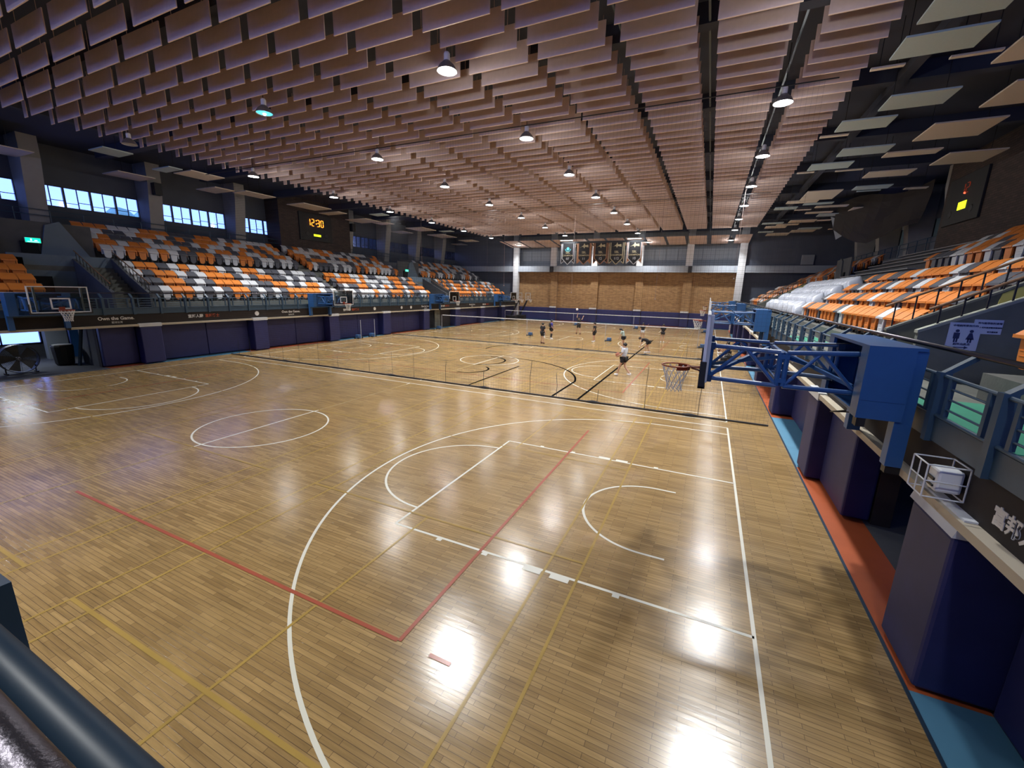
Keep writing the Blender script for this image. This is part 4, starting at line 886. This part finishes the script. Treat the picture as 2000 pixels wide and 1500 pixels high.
# ================================================================== SCOREBOARDS
SEG = {'0': 'abcdef', '1': 'bc', '2': 'abged', '3': 'abgcd'}
def digit(m, ch, o, r, wd=.27, h=.62, t=.055):
    u = Vector((0,0,1)); r = Vector(r); o = Vector(o)
    P = {'a': ((.1,1),(.9,1)), 'g': ((.1,.5),(.9,.5)), 'd': ((.1,0),(.9,0)), 'f': ((0,.55),(0,.95)), 'b': ((1,.55),(1,.95)), 'e': ((0,.05),(0,.45)), 'c': ((1,.05),(1,.45))}
    for s_ in SEG[ch]:
        (a, b_), (c, d) = P[s_]; m.bar(o+r*(a*wd)+u*(b_*h), o+r*(c*wd)+u*(d*h), t, .03)
for s, side in ((-1, 'left'), (1, 'right')):
    xf = 24.2*s-.12*s; r = Vector((0, 1, 0)) if s < 0 else Vector((0, -1, 0)); yc = 23.2 if s < 0 else 25.1
    t = thing('scoreboard', ('black clock scoreboard showing 12:30 in orange on the left gallery wall' if s < 0 else 'black scoreboard with dim red digits and yellow panel on the right gallery wall'), 'scoreboard', (xf, yc, 8.6), 'scoreboards facing each other across the hall')
    M().box(xf, yc-1.9, 8.55, 24.2*s, yc+1.9, 11.1).obj('cabinet', mat('scoreboard_black', (.012, .011, .011), .6), t, bevel=.02)
    o0 = Vector((xf-.02*s, yc, 9.95 if s < 0 else 10.1))
    dm = M()
    if s < 0:
        for k, ch in enumerate('1230'): digit(dm, ch, o0+r*(-.98+.46*k+(.16 if k > 1 else 0)), r)
        c0 = o0+r*.02
        for zz in (.2, .5): dm.box(c0.x-.02, c0.y-.04, c0.z+zz, c0.x+.02, c0.y+.04, c0.z+zz+.08)
        dm.obj('clock_digits', LED, t)
    else:
        for k, ch in enumerate('12'): digit(dm, ch, o0+r*(-.3+.45*k), r, .28, .5, .03)
        dm.obj('dim_digits', mat('led_red_dim', (.1, .01, 0), .5, emit=(.5, .06, .02), es=.25), t); M().ball(o0+r*.1+Vector((0,0,.0)), .06, 8).obj('lit_dot', LEDR, t)
    q = o0+r*.05; zz = 9.0 if s < 0 else 9.25
    M().box(xf-.02*s, q.y-.42, zz, xf, q.y+.42, zz+(.2 if s < 0 else .42)).obj('lit_panel', LEDY, t)
    pn = M(); 
    for dy in (-1.1, 1.1): pn.lathe((xf-.01*s, yc+dy, 9.15), [(.001, -.02*s), (.16, -.02*s), (.2, .01*s)], 14, axis='x')
    pn.obj('speaker_cone', STEEL, t)
# ================================================================== LETTERING ON THE FASCIA
def fascia_text(s, y, parts, lab, z=2.38):
    r = Vector((0, 1, 0)) if s < 0 else Vector((0, -1, 0)); xf = 14.655*s
    t = None
    for (st, size, dy, dz, m_) in parts:
        m = M(); put_text(m, st, size, (xf, y+(r.y*dy), z+dz), r, (0,0,1), bold=.006 if size > .15 else 0)
        if t is None: t = thing('fascia_lettering', lab, 'lettering', (xf, y, z), 'lettering on the dark fascia bands')
        m.obj('lettering', m_, t)
FB = [('富邦人壽', .20, -.42, 0, TXTW), ('富邦勇士', .20, .48, 0, TXTO)]
OG = [('Own the Game.', .22, 0, .05, TXTW), ('籃球台灣', .11, 0, -.15, TXTW)]
ly = [(2.7, OG), (6.7, FB), (12.4, OG), (17.9, FB), (28.0, OG), (31.5, FB), (37.5, OG), (41, FB)]
for i, (y, P_) in enumerate(ly): fascia_text(-1, y, P_, f'{"white Own the Game" if P_ is OG else "white and orange Chinese"} lettering on the left dark fascia, {nth(i//2+1)} such from the camera')
fascia_text(1, -3.06, [('富邦人壽', .20, 0, 0, TXTW)], 'large white Chinese lettering on the right dark fascia, cut by the frame edge', 2.30)
for i, (y, P_) in enumerate([(8.2, OG), (18, FB), (26, OG)]): fascia_text(1, y, P_, f'lettering on the right dark fascia beyond the nearest hoop, {nth(i+1)} from it')
for i, y in enumerate((9.9, 24.2, 25.6, 20.6)):
    r = M().lathe((-14.65, y, 2.4), [(.001, .02), (.14, .02), (.14, .0)], 16, axis='x').obj('round_emblem', TXTW); tag(r, f'small round pale emblem on the left fascia, {("before the second hoop","right of the second hoop box","farther right of the second hoop","under the second hoop")[i]}', 'emblem', 'round emblems on the left fascia')
# ================================================================== SIGNS
t = thing('restroom_sign', 'white restroom direction sign with two figures and arrow on grey stair wall', 'sign', (16.5, 3.14, 3.3))
M().box(16.28, 3.135, 3.33, 16.74, 3.15, 3.86).obj('sheet', PAPER, t)
g = M()
for q, dx in ((16.41, 0), (16.61, 1)):
    g.lathe((q, 3.125, 3.70), [(.001, -.004), (.028, -.004), (.028, .004), (.001, .004)], 12, axis='y')
    if dx: g.prism([(q-.02, 3.13, 3.665), (q+.02, 3.13, 3.665), (q+.06, 3.13, 3.54), (q-.06, 3.13, 3.54)], (0, .004, 0))
    else: g.box(q-.045, 3.13, 3.55, q+.045, 3.134, 3.665)
    g.box(q-.03, 3.13, 3.48, q-.006, 3.134, 3.56).box(q+.006, 3.13, 3.48, q+.03, 3.134, 3.56)
g.obj('pictogram', TXTN, t)
a = M().box(16.40, 3.13, 3.375, 16.56, 3.134, 3.39).prism([(16.56, 3.13, 3.355), (16.56, 3.13, 3.41), (16.62, 3.13, 3.382)], (0, .004, 0)); put_text(a, '中場廁所使用方向', .045, (16.51, 3.13, 3.80), (1,0,0), (0,0,1)); put_text(a, '廁所由此去', .05, (16.51, 3.13, 3.445), (1,0,0), (0,0,1)); a.obj('lettering', TXTN, t)
t = thing('notice_sign', 'white notice sheet of small text behind the restroom sign', 'sign', (16.9, 3.14, 3.6))
M().box(16.62, 3.142, 3.66, 17.02, 3.155, 3.93).obj('sheet', PAPER, t)
a = M(); put_text(a, '請勿攜帶飲料進場', .042, (16.84, 3.138, 3.86), (1,0,0), (0,0,1)); put_text(a, '並保持通道暢通謝謝您', .032, (16.86, 3.138, 3.78), (1,0,0), (0,0,1)); put_text(a, '臺北體育館', .03, (16.9, 3.138, 3.70), (1,0,0), (0,0,1)); a.obj('lettering', TXTN, t)
for i, (x, y, z) in enumerate(((-20.9, 2.3, 6.25), (-19.15, 3.55, 3.72), (-20.9, 32.9, 6.25))):
    t = thing('exit_sign', f'glowing green exit sign {("above the upper left stair door", "behind the near left glass backboard", "above the farther left stair door")[i]}', 'exit sign', (x, y, z), 'green exit signs in the left stand')
    M().box(x-.04, y-.30, z-.13, x+.0, y+.30, z+.13).obj('housing', WHITE, t); M().box(x, y-.28, z-.115, x+.012, y+.28, z+.115).obj('lit_face', EXITG, t)
    M().box(x+.012, y-.22, z-.09, x+.016, y+.22, z-.06).box(x+.012, y-.10, z-.03, x+.016, y-.04, z+.08).box(x+.012, y+.05, z-.03, x+.016, y+.16, z+.02).obj('figure', EXITW, t)
# caged light on right fascia
t = thing('caged_light', 'white wire cage guarding a small white lamp on the right dark fascia', 'caged light', (14.5, -2.05, 2.3))
cg = M(); a_ = (14.30, -2.22, 2.20); b_ = (14.64, -1.88, 2.56)
for i in (0, 1):
    for j in (0, 1):
        X_ = (a_[0], b_[0]); Y_ = (a_[1], b_[1]); Z_ = (a_[2], b_[2])
        cg.tube([(X_[0], Y_[i], Z_[j]), (X_[1], Y_[i], Z_[j])], .008, 6).tube([(X_[i], Y_[0], Z_[j]), (X_[i], Y_[1], Z_[j])], .008, 6).tube([(X_[i], Y_[j], Z_[0]), (X_[i], Y_[j], Z_[1])], .008, 6)
cg.tube([(14.30, -2.22, 2.38), (14.30, -1.88, 2.38)], .007, 6).tube([(14.30, -2.05, 2.20), (14.30, -2.05, 2.56)], .007, 6).tube([(14.30, -2.22, 2.38), (14.64, -2.22, 2.38)], .007, 6)
cg.obj('wire_cage', WHITE, t)
M().box(14.42, -2.16, 2.24, 14.64, -1.94, 2.50).obj('lamp_body', WHITE, t, bevel=.03)
M().box(14.405, -2.12, 2.36, 14.42, -1.98, 2.39).box(14.405, -2.12, 2.29, 14.42, -1.98, 2.31).obj('grille', STEEL, t)
# green mats on the right walkway
for i, (y0, y1) in enumerate(((-1.9, .9), (9.5, 12.5))):
    tag(M().box(14.85, y0, 2.7, 16.0, y1, 2.712).obj('green_mat', MATG), f'green mat on the right walkway {("behind the nearest hoop box","beyond the nearest hoop box")[i]}', 'mat')
tag(M().box(-16.0, 14.9, 2.7, -14.85, 16.4, 2.712).obj('green_mat', MATG), 'green mat on the left walkway beside the second hoop', 'mat')
# ================================================================== NEAR LEFT OPENING: fan, bin, boards
t = thing('drum_fan', 'large black round floor fan in the opening at the left edge', 'fan', (-16.3, -.42, 0))
fx, fy, fz, fr_ = -16.3, -.42, .68, .62
M().lathe((fx, fy, fz), [(fr_, -.16), (fr_+.02, -.16), (fr_+.02, .16), (fr_, .16), (fr_, -.16)], 36, axis='x').obj('drum', STEEL, t, smooth=False)
gr = M()
for rr in [.1+.052*k for k in range(11)]: gr.tube([(fx+.165, fy+rr*math.cos(2*math.pi*k/28), fz+rr*math.sin(2*math.pi*k/28)) for k in range(29)], .006, 4, cap=False)
for k in range(12): a = math.pi*k/6; gr.tube([(fx+.17, fy, fz), (fx+.165, fy+fr_*math.cos(a), fz+fr_*math.sin(a))], .005, 4)
gr.obj('front_grille', CHROME, t)
bl_ = M()
for k in range(5):
    a = math.pi*k/2.5+.6; u = Vector((0, math.cos(a), math.sin(a))); v = Vector((0, -math.sin(a), math.cos(a))); c = Vector((fx, fy, fz))
    pts = [c+u*.08-v*.06+Vector((.03,0,0)), c+u*.56-v*.22+Vector((.06,0,0)), c+u*.57+v*.20-Vector((.05,0,0)), c+u*.08+v*.06-Vector((.03,0,0))]
    bl_.prism(pts, (.008, 0, 0))
bl_.obj('fan_blade_set', mat('grey_blade', (.12, .12, .12), .5), t)
M().lathe((fx, fy, fz), [(.001, .1), (.06, .1), (.08, .0), (.08, -.15), (.001, -.15)], 14, axis='x').obj('motor_hub', WHITE, t)
M().box(fx-.2, fy-.5, 0, fx+.2, fy-.44, .06).box(fx-.2, fy+.44, 0, fx+.2, fy+.5, .06).bar((fx, fy-.47, .05), (fx, fy-.47, .35), .04).bar((fx, fy+.47, .05), (fx, fy+.47, .35), .04).obj('floor_stand', STEEL, t)
t = thing('waste_bin', 'black bag lined waste bin with pale rim beside the floor fan', 'waste bin', (-17.5, 1.45, 0))
M().lathe((-17.5, 1.45, 0), [(.001, .0), (.30, .0), (.36, .1), (.42, .95), (.40, 1.02)], 12).obj('bag', BLACK, t)
M().lathe((-17.5, 1.45, 0), [(.30, 1.0), (.36, 1.0), (.36, 1.05), (.001, 1.08)], 12).obj('lid', mat('grey_lid', (.4, .4, .38), .6), t)
t = thing('stacked_boards', 'grey boards and blue panels leaning at back of left opening', 'boards', (-20.5, 1.0, 0))
M().box(-20.6, 1.75, 0, -20.2, 2.6, 2.1).obj('grey_board', SLAB, t); M().box(-20.5, 2.75, 0, -20.3, 3.3, 2.1).obj('blue_board', BLUE, t); M().box(-19.8, 3.4, 0, -19.7, 4.1, 1.9).obj('side_board', CONC, t)
tag(M().bar((-16.3, 1.98, 2.4), (-16.7, 1.7, 0), .10, .10).obj('leaning_post', RAILD), 'dark leaning post inside the left opening above the bin', 'post')
t = thing('ceiling_batten_light', 'small lit batten lamp on the ceiling inside the left opening', 'lamp', (-18.5, -.2, 2.44))
M().box(-18.55, -.8, 2.4, -18.45, .4, 2.48).obj('housing', WHITE, t); M().box(-18.54, -.78, 2.385, -18.46, .38, 2.4).obj('tube', mat('batten_lit', (.8, .8, .8), .5, emit=(.85, .93, 1), es=4), t)
ld = bpy.data.lights.new('batten_lamp', 'AREA'); ld.shape = 'RECTANGLE'; ld.size = .1; ld.size_y = 1.1; ld.energy = 45; ld.color = (.85, .92, 1)
lo = bpy.data.objects.new('batten_lamp', ld); COL.objects.link(lo); lo.location = (0, 0, -.08); lo.parent = t
# ================================================================== PORTABLE BASKETS in far left corner
def portable(x, y, lab):
    t = thing('portable_basket', lab, 'portable basketball stand', (x, y, 0), 'portable basketball stands in the far left corner')
    M().box(x-1.0, y-.5, .08, x+.5, y+.5, .7).obj('base_box', STEEL, t, bevel=.04); M().bar((x-.3, y, .7), (x+.8, y, 2.9), .18, .18).obj('mast', STEEL, t)
    b = M().box(x+.9, y-.9, 2.9, x+.94, y-.82, 3.95).box(x+.9, y+.82, 2.9, x+.94, y+.9, 3.95).box(x+.9, y-.9, 2.9, x+.94, y+.9, 2.98).box(x+.9, y-.9, 3.87, x+.94, y+.9, 3.95).box(x+.9, y-.3, 3.05, x+.94, y+.3, 3.1).box(x+.9, y-.3, 3.45, x+.94, y+.3, 3.5).box(x+.9, y-.3, 3.05, x+.94, y-.25, 3.5).box(x+.9, y+.25, 3.05, x+.94, y+.3, 3.5)
    b.obj('board_frame', WHITE, t); M().tube([(x+1.34+.23*math.cos(k*.3), y+.23*math.sin(k*.3), 3.05) for k in range(22)], .012, 6).bar((x+.94, y, 3.03), (x+1.12, y, 3.03), .1, .02).obj('rim', RIM, t)
    M().join(rim_net(), Matrix.Translation((x+1.34, y, 3.03))).obj('net', NETW, t)
    M().lathe((x-.8, y, .06), [(.001, -.45), (.06, -.45), (.06, -.4), (.001, -.4)], 10, axis='y').lathe((x-.8, y, .06), [(.001, .4), (.06, .4), (.06, .45), (.001, .45)], 10, axis='y').obj('wheel', BLACK, t)
portable(-13.6, 47.4, 'portable basketball stand in far left corner, nearer of two'); portable(-13.2, 49.6, 'portable basketball stand in far left corner, farther of two')
# loudspeakers on the gallery and parapet
for i, (x, y, z) in enumerate(((-24.12, 10.0, 10.6), (-9.2, 50.72, 7.35), (9.3, 50.72, 7.35), (-24.12, 28.0, 10.5))):
    t = thing('loudspeaker', f'black box loudspeaker on {("the second left gallery pillar","the far parapet, left one","the far parapet, right one","the left pillar past the clock")[i]}', 'loudspeaker', (x, y, z), 'black loudspeakers on walls and pillars')
    M().box(x-.22, y-.25, z-.4, x+.22, y+.2, z+.4).obj('cabinet', BLACK, t, bevel=.02); M().lathe((x, y-.26, z-.12), [(.001, .0), (.14, -.01), (.16, .01)], 14, axis='y').obj('cone', STEEL, t)
    M().box(x-.04, y+.18, z-.05, x+.04, y+.26, z+.05).obj('bracket', STEEL, t)
# dark torn sheeting hanging from the roof above the right stand
vs = []; fs = []
pl = [(20.6, 33.5, 11.6), (23.0, 32.0, 11.7), (24.3, 30.0, 11.0)]
rows_ = []
for j in range(9):
    v = j/8; row = []
    for i_ in range(9):
        u = i_/8; x = 20.6+3.6*u; y = 35.5-6*u+1.2*v; z = 11.7-3.4*v*(1-abs(u-.55)*.8)+.25*math.sin(u*7+v*3)+.2*mn.noise(Vector((u*3, v*3, 1)))
        row.append((x, y+.35*math.sin(u*9+v*4), z))
    rows_ += row
for j in range(8):
    for i_ in range(8): a = j*9+i_; fs.append((a, a+1, a+10, a+9))
t = thing('hanging_sheeting', 'dark sagging sheeting hanging from the roof above the upper right stand', 'sheeting', (22, 33, 11.6))
o = M().add(rows_, fs).obj('sheet', mat('dark_sheeting', (.03, .026, .026), .9), t); so = o.modifiers.new('s', 'SOLIDIFY'); so.thickness = .03
M().prism([(20.4, 37, 10.9), (22.0, 35.2, 9.9), (20.9, 36.4, 9.0)], (.05, .05, .03)).obj('torn_flap', SLAB, t)
# folding wall and grey cabinet on far right wing
tag(M().box(21.0, 51.0, 7.9, 22.2, 51.28, 9.0).obj('wall_cabinet', SLAB, bevel=.02), 'pale grey cabinet on the dark wing wall right of the far columns', 'cabinet')
# ================================================================== PEOPLE
def skin_body(joints, edges, radii, name, m, parent, lvl=2, extra=None):
    me = bpy.data.meshes.new(name); me.from_pydata([Vector(j) for j in joints], edges, []); o = bpy.data.objects.new(name, me); COL.objects.link(o)
    o.modifiers.new('skin', 'SKIN'); 
    sv = me.skin_vertices[0].data
    for i, r in enumerate(radii): sv[i].radius = (r, r) if not isinstance(r, tuple) else r; sv[i].use_root = (i == 0)
    sb = o.modifiers.new('sub', 'SUBSURF'); sb.levels = lvl; sb.render_levels = lvl
    dg = bpy.context.evaluated_depsgraph_get(); dg.update()
    nm = bpy.data.meshes.new_from_object(o.evaluated_get(dg)); bpy.data.objects.remove(o)
    if extra:
        bm = bmesh.new(); bm.from_mesh(nm); tmp = extra.mesh('x', m); bm.from_mesh(tmp); bm.to_mesh(nm); bm.free()
    nm.materials.clear(); nm.materials.append(m)
    nm.polygons.foreach_set('use_smooth', [True]*len(nm.polygons))
    q = bpy.data.objects.new(name, nm); COL.objects.link(q); q.parent = parent; return q
def hand(ex, w, tip_dir, side, curl=.3):
    w = Vector(w); d = Vector(tip_dir).normalized(); a = d.cross(Vector((0,0,1))); a = a.normalized() if a.length > .1 else Vector((1,0,0)); nrm = d.cross(a)
    palm = w+d*.05
    ex.bar(w, w+d*.095, .08, .03)
    for k, L_ in enumerate((.065, .078, .072, .055)):
        b0 = w+d*.09+a*((k-1.5)*.02); b1 = b0+d*L_*.5+nrm*.01*curl; b2 = b1+(d+nrm*curl).normalized()*L_*.5
        ex.tube([b0, b1, b2], .0085, 6, radii=[.009, .0085, .006])
    t0 = w+d*.02+a*.035*side; ex.tube([t0, t0+(d+a*.9*side).normalized()*.035, t0+(d+a*.5*side).normalized()*.065], .009, 6, radii=[.011, .01, .007])
def person(loc, face, h, pose, top, bottom, shoes, lab, legwear=SKIN, long_hair=False, shorts=.52, stripe=False, bag=False):
    """local frame: person looks along +y; joints in metres for a 1.75 m figure"""
    k = h/1.75
    J = dict(pel=(0,0,.95), sp=(0,.0,1.15), ch=(0,0,1.36), nk=(0,0,1.50), hd=(0,.015,1.60), cr=(0,.01,1.70),
             ls=(-.18,0,1.42), le=(-.24,-.02,1.14), lw=(-.25,.06,.90), rs=(.18,0,1.42), re=(.24,-.02,1.14), rw=(.25,.06,.90),
             lh=(-.10,0,.92), lk=(-.11,.03,.50), la=(-.12,-.01,.09), rh=(.10,0,.92), rk=(.11,.03,.50), ra=(.12,-.01,.09))
    J.update(pose); g = {a: Vector(b)*k for a, b in J.items()}
    t = thing('person', lab, 'person', loc, None, face)
    ex = M(); names = ['pel','sp','ch','nk','hd','cr','ls','le','lw','rs','re','rw','lh','lk','la','rh','rk','ra']
    ix = {n_: i for i, n_ in enumerate(names)}
    E_ = [('pel','sp'),('sp','ch'),('ch','nk'),('nk','hd'),('hd','cr'),('ch','ls'),('ls','le'),('le','lw'),('ch','rs'),('rs','re'),('re','rw'),('pel','lh'),('lh','lk'),('lk','la'),('pel','rh'),('rh','rk'),('rk','ra')]
    rad = dict(pel=(.13,.10), sp=(.12,.09), ch=(.14,.10), nk=.052, hd=.085, cr=.07, ls=.055, le=.04, lw=.028, rs=.055, re=.04, rw=.028, lh=.085, lk=.055, la=.038, rh=.085, rk=.055, ra=.038)
    for w_, e_, sd in (('lw','le',1), ('rw','re',-1)): hand(ex, g[w_], g[w_]-g[e_], sd)
    # face: nose, ears, jaw
    up = (g['cr']-g['nk']).normalized(); hc = g['hd']; fwd = Vector((0,1,0))-up*up.y; fwd = fwd.normalized() if fwd.length > .2 else Vector((0,.3,-1)).normalized(); rt = fwd.cross(up)
    if 'look' in pose: fwd = Vector(pose['look']).normalized(); up = (g['cr']-g['nk']).normalized(); rt = fwd.cross(up).normalized()
    ex.ball(hc+fwd*.095, .016, 5); ex.ball(hc-up*.06+fwd*.055, .035, 6)
    for sd in (-1, 1): ex.ball(hc+rt*.088*sd, .022, 5, sc3=(.5, 1, 1.3))
    names_j = {n_: v for n_, v in J.items() if n_ in ix}
    body = skin_body([g[n_] for n_ in names], [(ix[a], ix[b]) for a, b in E_], [tuple(q*k for q in rad[n_]) if isinstance(rad[n_], tuple) else rad[n_]*k for n_ in names], 'body', SKIN, t, 2, ex)
    ey = M()
    for sd in (-1, 1): ey.ball(hc+fwd*.083+rt*.032*sd+up*.012, .009, 5)
    ey.obj('eyes', HAIR, t, local=True)
    mo = M().ball(hc+fwd*.085-up*.045, .014, 5, sc3=(1.3, .6, .4)); mo.obj('mouth', RIM, t, local=True)
    hr = M(); hr.ball(hc+up*.045-fwd*.018, .112, 10, sc3=(.92, 1.0, .86))
    if long_hair: hr.tube([hc-fwd*.07+up*.02, hc-fwd*.11-up*.08, hc-fwd*.09-up*.2], .04, 8, radii=[.06, .05, .015])
    hr.obj('hair', HAIR, t, smooth=True, local=True)
    lerp = lambda a, b, f: g[a]*(1-f)+g[b]*f
    # shirt
    sj = [lerp('pel','sp',.05), g['sp'], g['ch'], lerp('ch','nk',.75), g['ls'], lerp('ls','le',.75), g['rs'], lerp('rs','re',.75)]
    skin_body(sj, [(0,1),(1,2),(2,3),(2,4),(4,5),(2,6),(6,7)], [tuple(q*k for q in r_) for r_ in ((.165,.13),(.155,.12),(.17,.125),(.075,.07),(.085,.08),(.075,.07),(.085,.08),(.075,.07))], 'shirt', top, t, 2)
    # shorts / trousers
    f = shorts
    sj = [g['pel'], g['lh'], lerp('lh','lk',f), g['rh'], lerp('rh','rk',f)]
    skin_body(sj, [(0,1),(1,2),(0,3),(3,4)], [tuple(q*k for q in r_) for r_ in ((.16,.13),(.115,.11),(.10,.10),(.115,.11),(.10,.10))], 'shorts', bottom, t, 2)
    if legwear is not SKIN:
        for a, b in (('lk','la'), ('rk','ra')): M().tube([lerp(a, b, 0), lerp(a, b, .5), lerp(a, b, .9)], .06, 10, radii=[.072*k, .065*k, .05*k]).obj('legging', legwear, t, local=True)
    if stripe: M().box(.10*k, -.03, .55*k, .19*k, .10, .90*k).obj('side_stripe', WHITE, t, local=True)
    for a in ('la', 'ra'):
        p = g[a]; zt = 0
        sh = M(); sz = p.z
        sh.ball((p.x, p.y+.06, max(.045, sz-.04)), .07, 8, sc3=(.72, 1.9, .68)).ball((p.x, p.y-.01, max(.07, sz-.01)), .055, 8, sc3=(.85, 1, 1.1)); sh.obj('shoe', shoes, t, smooth=True, local=True)
    if bag: M().box(-.2, -.24, 1.1*k, .2, -.10, 1.42*k).obj('back_bag', CBLK, t, local=True, bevel=.03)
    return t
WALK = dict(lk=(-.10,.16,.52), la=(-.11,.26,.10), rk=(.11,-.02,.50), ra=(.12,-.34,.16), le=(-.24,.02,1.16), lw=(-.20,.26,1.05), re=(.24,.0,1.15), rw=(.20,.26,1.06))
p = person((8.31, 13.93, 0), R(72), 1.78, WALK, CWHT, CBLK, SHW, 'person in loose white shirt and black shorts walking with a basketball', shorts=.55)
tag(M().ball((8.31-.36, 13.93+.14, 1.10), .122, 12).obj('basketball', BALL, smooth=True), 'brown basketball carried by the person in the white shirt', 'ball')
person((-.22, 24.4, 0), R(-20), 1.72, {}, CBLK, CBLK, SHB, 'person in black shirt and long black shorts with white side stripe, standing', shorts=.75, stripe=True)
person((-.75, 28.0, 0), R(-60), 1.76, dict(lw=(-.22,.12,1.0), rw=(.22,.10,.98)), CBLU, CBLK, SHW, 'person in royal blue shirt with dark backpack and black leggings, standing', legwear=CBLK, shorts=.6, bag=True)
person((.02, 34.2, 0), R(-10), 1.78, dict(ls=(-.17,0,1.46), le=(-.26,.05,1.72), lw=(-.22,.08,1.99), le2=(0,0,0), re=(.30,.1,1.50), rw=(.33,.22,1.72), lk=(-.14,.02,.52), la=(-.22,-.06,.09), rk=(.14,.02,.52), ra=(.22,-.06,.09), cr=(0,-.05,1.70)), CBLK, CBLK, SHB, 'person in dark clothes reaching one arm high toward a white ball', shorts=.8)
tag(M().ball((-.28, 34.3, 2.5), .12, 10).obj('volleyball', VBALL, smooth=True), 'small white ball in the air above the reaching person', 'ball')
person((3.2, 28.1, 0), R(85), 1.72, dict(le=(-.22,-.05,1.14), lw=(-.22,.08,.92)), CBLK, CBLK, SHW, 'person in black shirt and shorts with white shoes standing sideways near a net post', shorts=.8)
person((6.2, 25.45, 0), R(75), 1.62, dict(sp=(0,.05,1.14), ch=(0,.16,1.34), nk=(0,.24,1.45), hd=(0,.31,1.53), cr=(0,.34,1.62), ls=(-.16,.16,1.39), rs=(.16,.16,1.39), le=(-.2,.2,1.1), re=(.2,.2,1.1), lw=(-.2,.3,.88), rw=(.2,.3,.88)), CGRN, CBLK, SHW, 'person in pale green shirt and dark tied hair, half hidden behind white shirt', long_hair=True)
person((8.2, 23.8, 0), R(80), 1.70, dict(pel=(0,-.12,.86), sp=(0,.08,.98), ch=(0,.30,1.02), nk=(0,.44,1.02), hd=(0,.54,1.03), cr=(0,.60,1.10), ls=(-.15,.32,1.0), rs=(.15,.32,1.0), le=(-.18,.36,.72), re=(.18,.1,.80), lw=(-.16,.46,.46), rw=(.2,-.12,.66), lh=(-.10,-.1,.84), rh=(.10,-.1,.84), lk=(-.12,.08,.46), rk=(.12,.0,.46), la=(-.12,-.02,.09), ra=(.12,-.2,.09), look=(0,.7,-.7)), CBLK, CBLK, SHW, 'person in black bending forward with one hand low')
person((8.55, 31.5, 0), R(10), 1.66, dict(le=(-.2,.06,1.16), lw=(-.06,.2,1.12), re=(.2,.06,1.16), rw=(.06,.2,1.12)), CBLK, CBLK, SHW, 'person in black top and shorts with white shoes, arms folded, standing by far net', shorts=.5)
person((6.75, 31.9, 0), R(-170), 1.66, dict(le=(-.34,.02,1.30), lw=(-.44,.05,1.52)), CBLK, WHTP, SHW, 'person in black top and white shorts raising one arm, beyond the bending person', shorts=.5)
SIT = dict(pel=(0,0,.14), sp=(0,.03,.36), ch=(0,.08,.58), nk=(0,.10,.72), hd=(0,.12,.83), cr=(0,.12,.93), ls=(-.18,.08,.64), rs=(.18,.08,.64), le=(-.24,.14,.40), re=(.24,.14,.40), lw=(-.16,.34,.42), rw=(.16,.34,.42), lh=(-.10,.02,.14), rh=(.10,.02,.14), lk=(-.14,.38,.48), rk=(.14,.38,.48), la=(-.13,.62,.09), ra=(.13,.62,.09))
person((13.7, 26.4, 0), R(60), 1.72, SIT, CBLK, CBLK, SHW, 'person in dark clothes sitting on the floor by right pads, nearer of two')
person((13.75, 28.6, 0), R(100), 1.70, SIT, CBLK, CBLK, SHB, 'person in dark clothes sitting on the floor by right pads, farther of two')
for i, (x, y, rz) in enumerate(((13.6, 24.0, .4), (13.3, 22.9, 1.2))):
    t = thing('sports_bag', f'dark sports bag on the floor at the right margin, {("farther","nearer")[i]} one', 'bag', (x, y, 0), 'bags on the floor at the right margin', rz)
    M().box(-.28, -.15, 0, .28, .15, .26).obj('bag_body', CBLK, t, local=True, bevel=.06); M().tube([(-.15, 0, .25), (-.1, 0, .36), (.1, 0, .36), (.15, 0, .25)], .012, 6).obj('handle', WHITE, t, local=True)
# ================================================================== OUTSIDE the left windows
struct(M().box(-80, -40, 3.0, -34, 90, 3.2), 'ground_outside', mat('outdoor_ground', (.3, .32, .3), .9))
q = random.Random(5)
def tree(x, y, z0, r, i):
    t = thing('outdoor_tree', f'hazy green tree outside the left windows, {nth(i+1)} from the camera end', 'tree', (x, y, z0), 'trees outside the left windows')
    M().tube([(x, y, z0), (x, y, z0+r*1.4)], .15, 6).obj('trunk', STEEL, t)
    m = M()
    for k in range(9):
        c = Vector((x+q.uniform(-r, r)*.6, y+q.uniform(-r, r)*.8, z0+r*1.4+q.uniform(-.5, .7)*r)); m.ball(c, r*q.uniform(.35, .6), 6)
    m.obj('crown', TREE, t)
for i in range(6): tree(-40-q.uniform(0, 6), -6+i*11+q.uniform(-1, 1), 3.2, 2.6+q.uniform(0, .8), i)
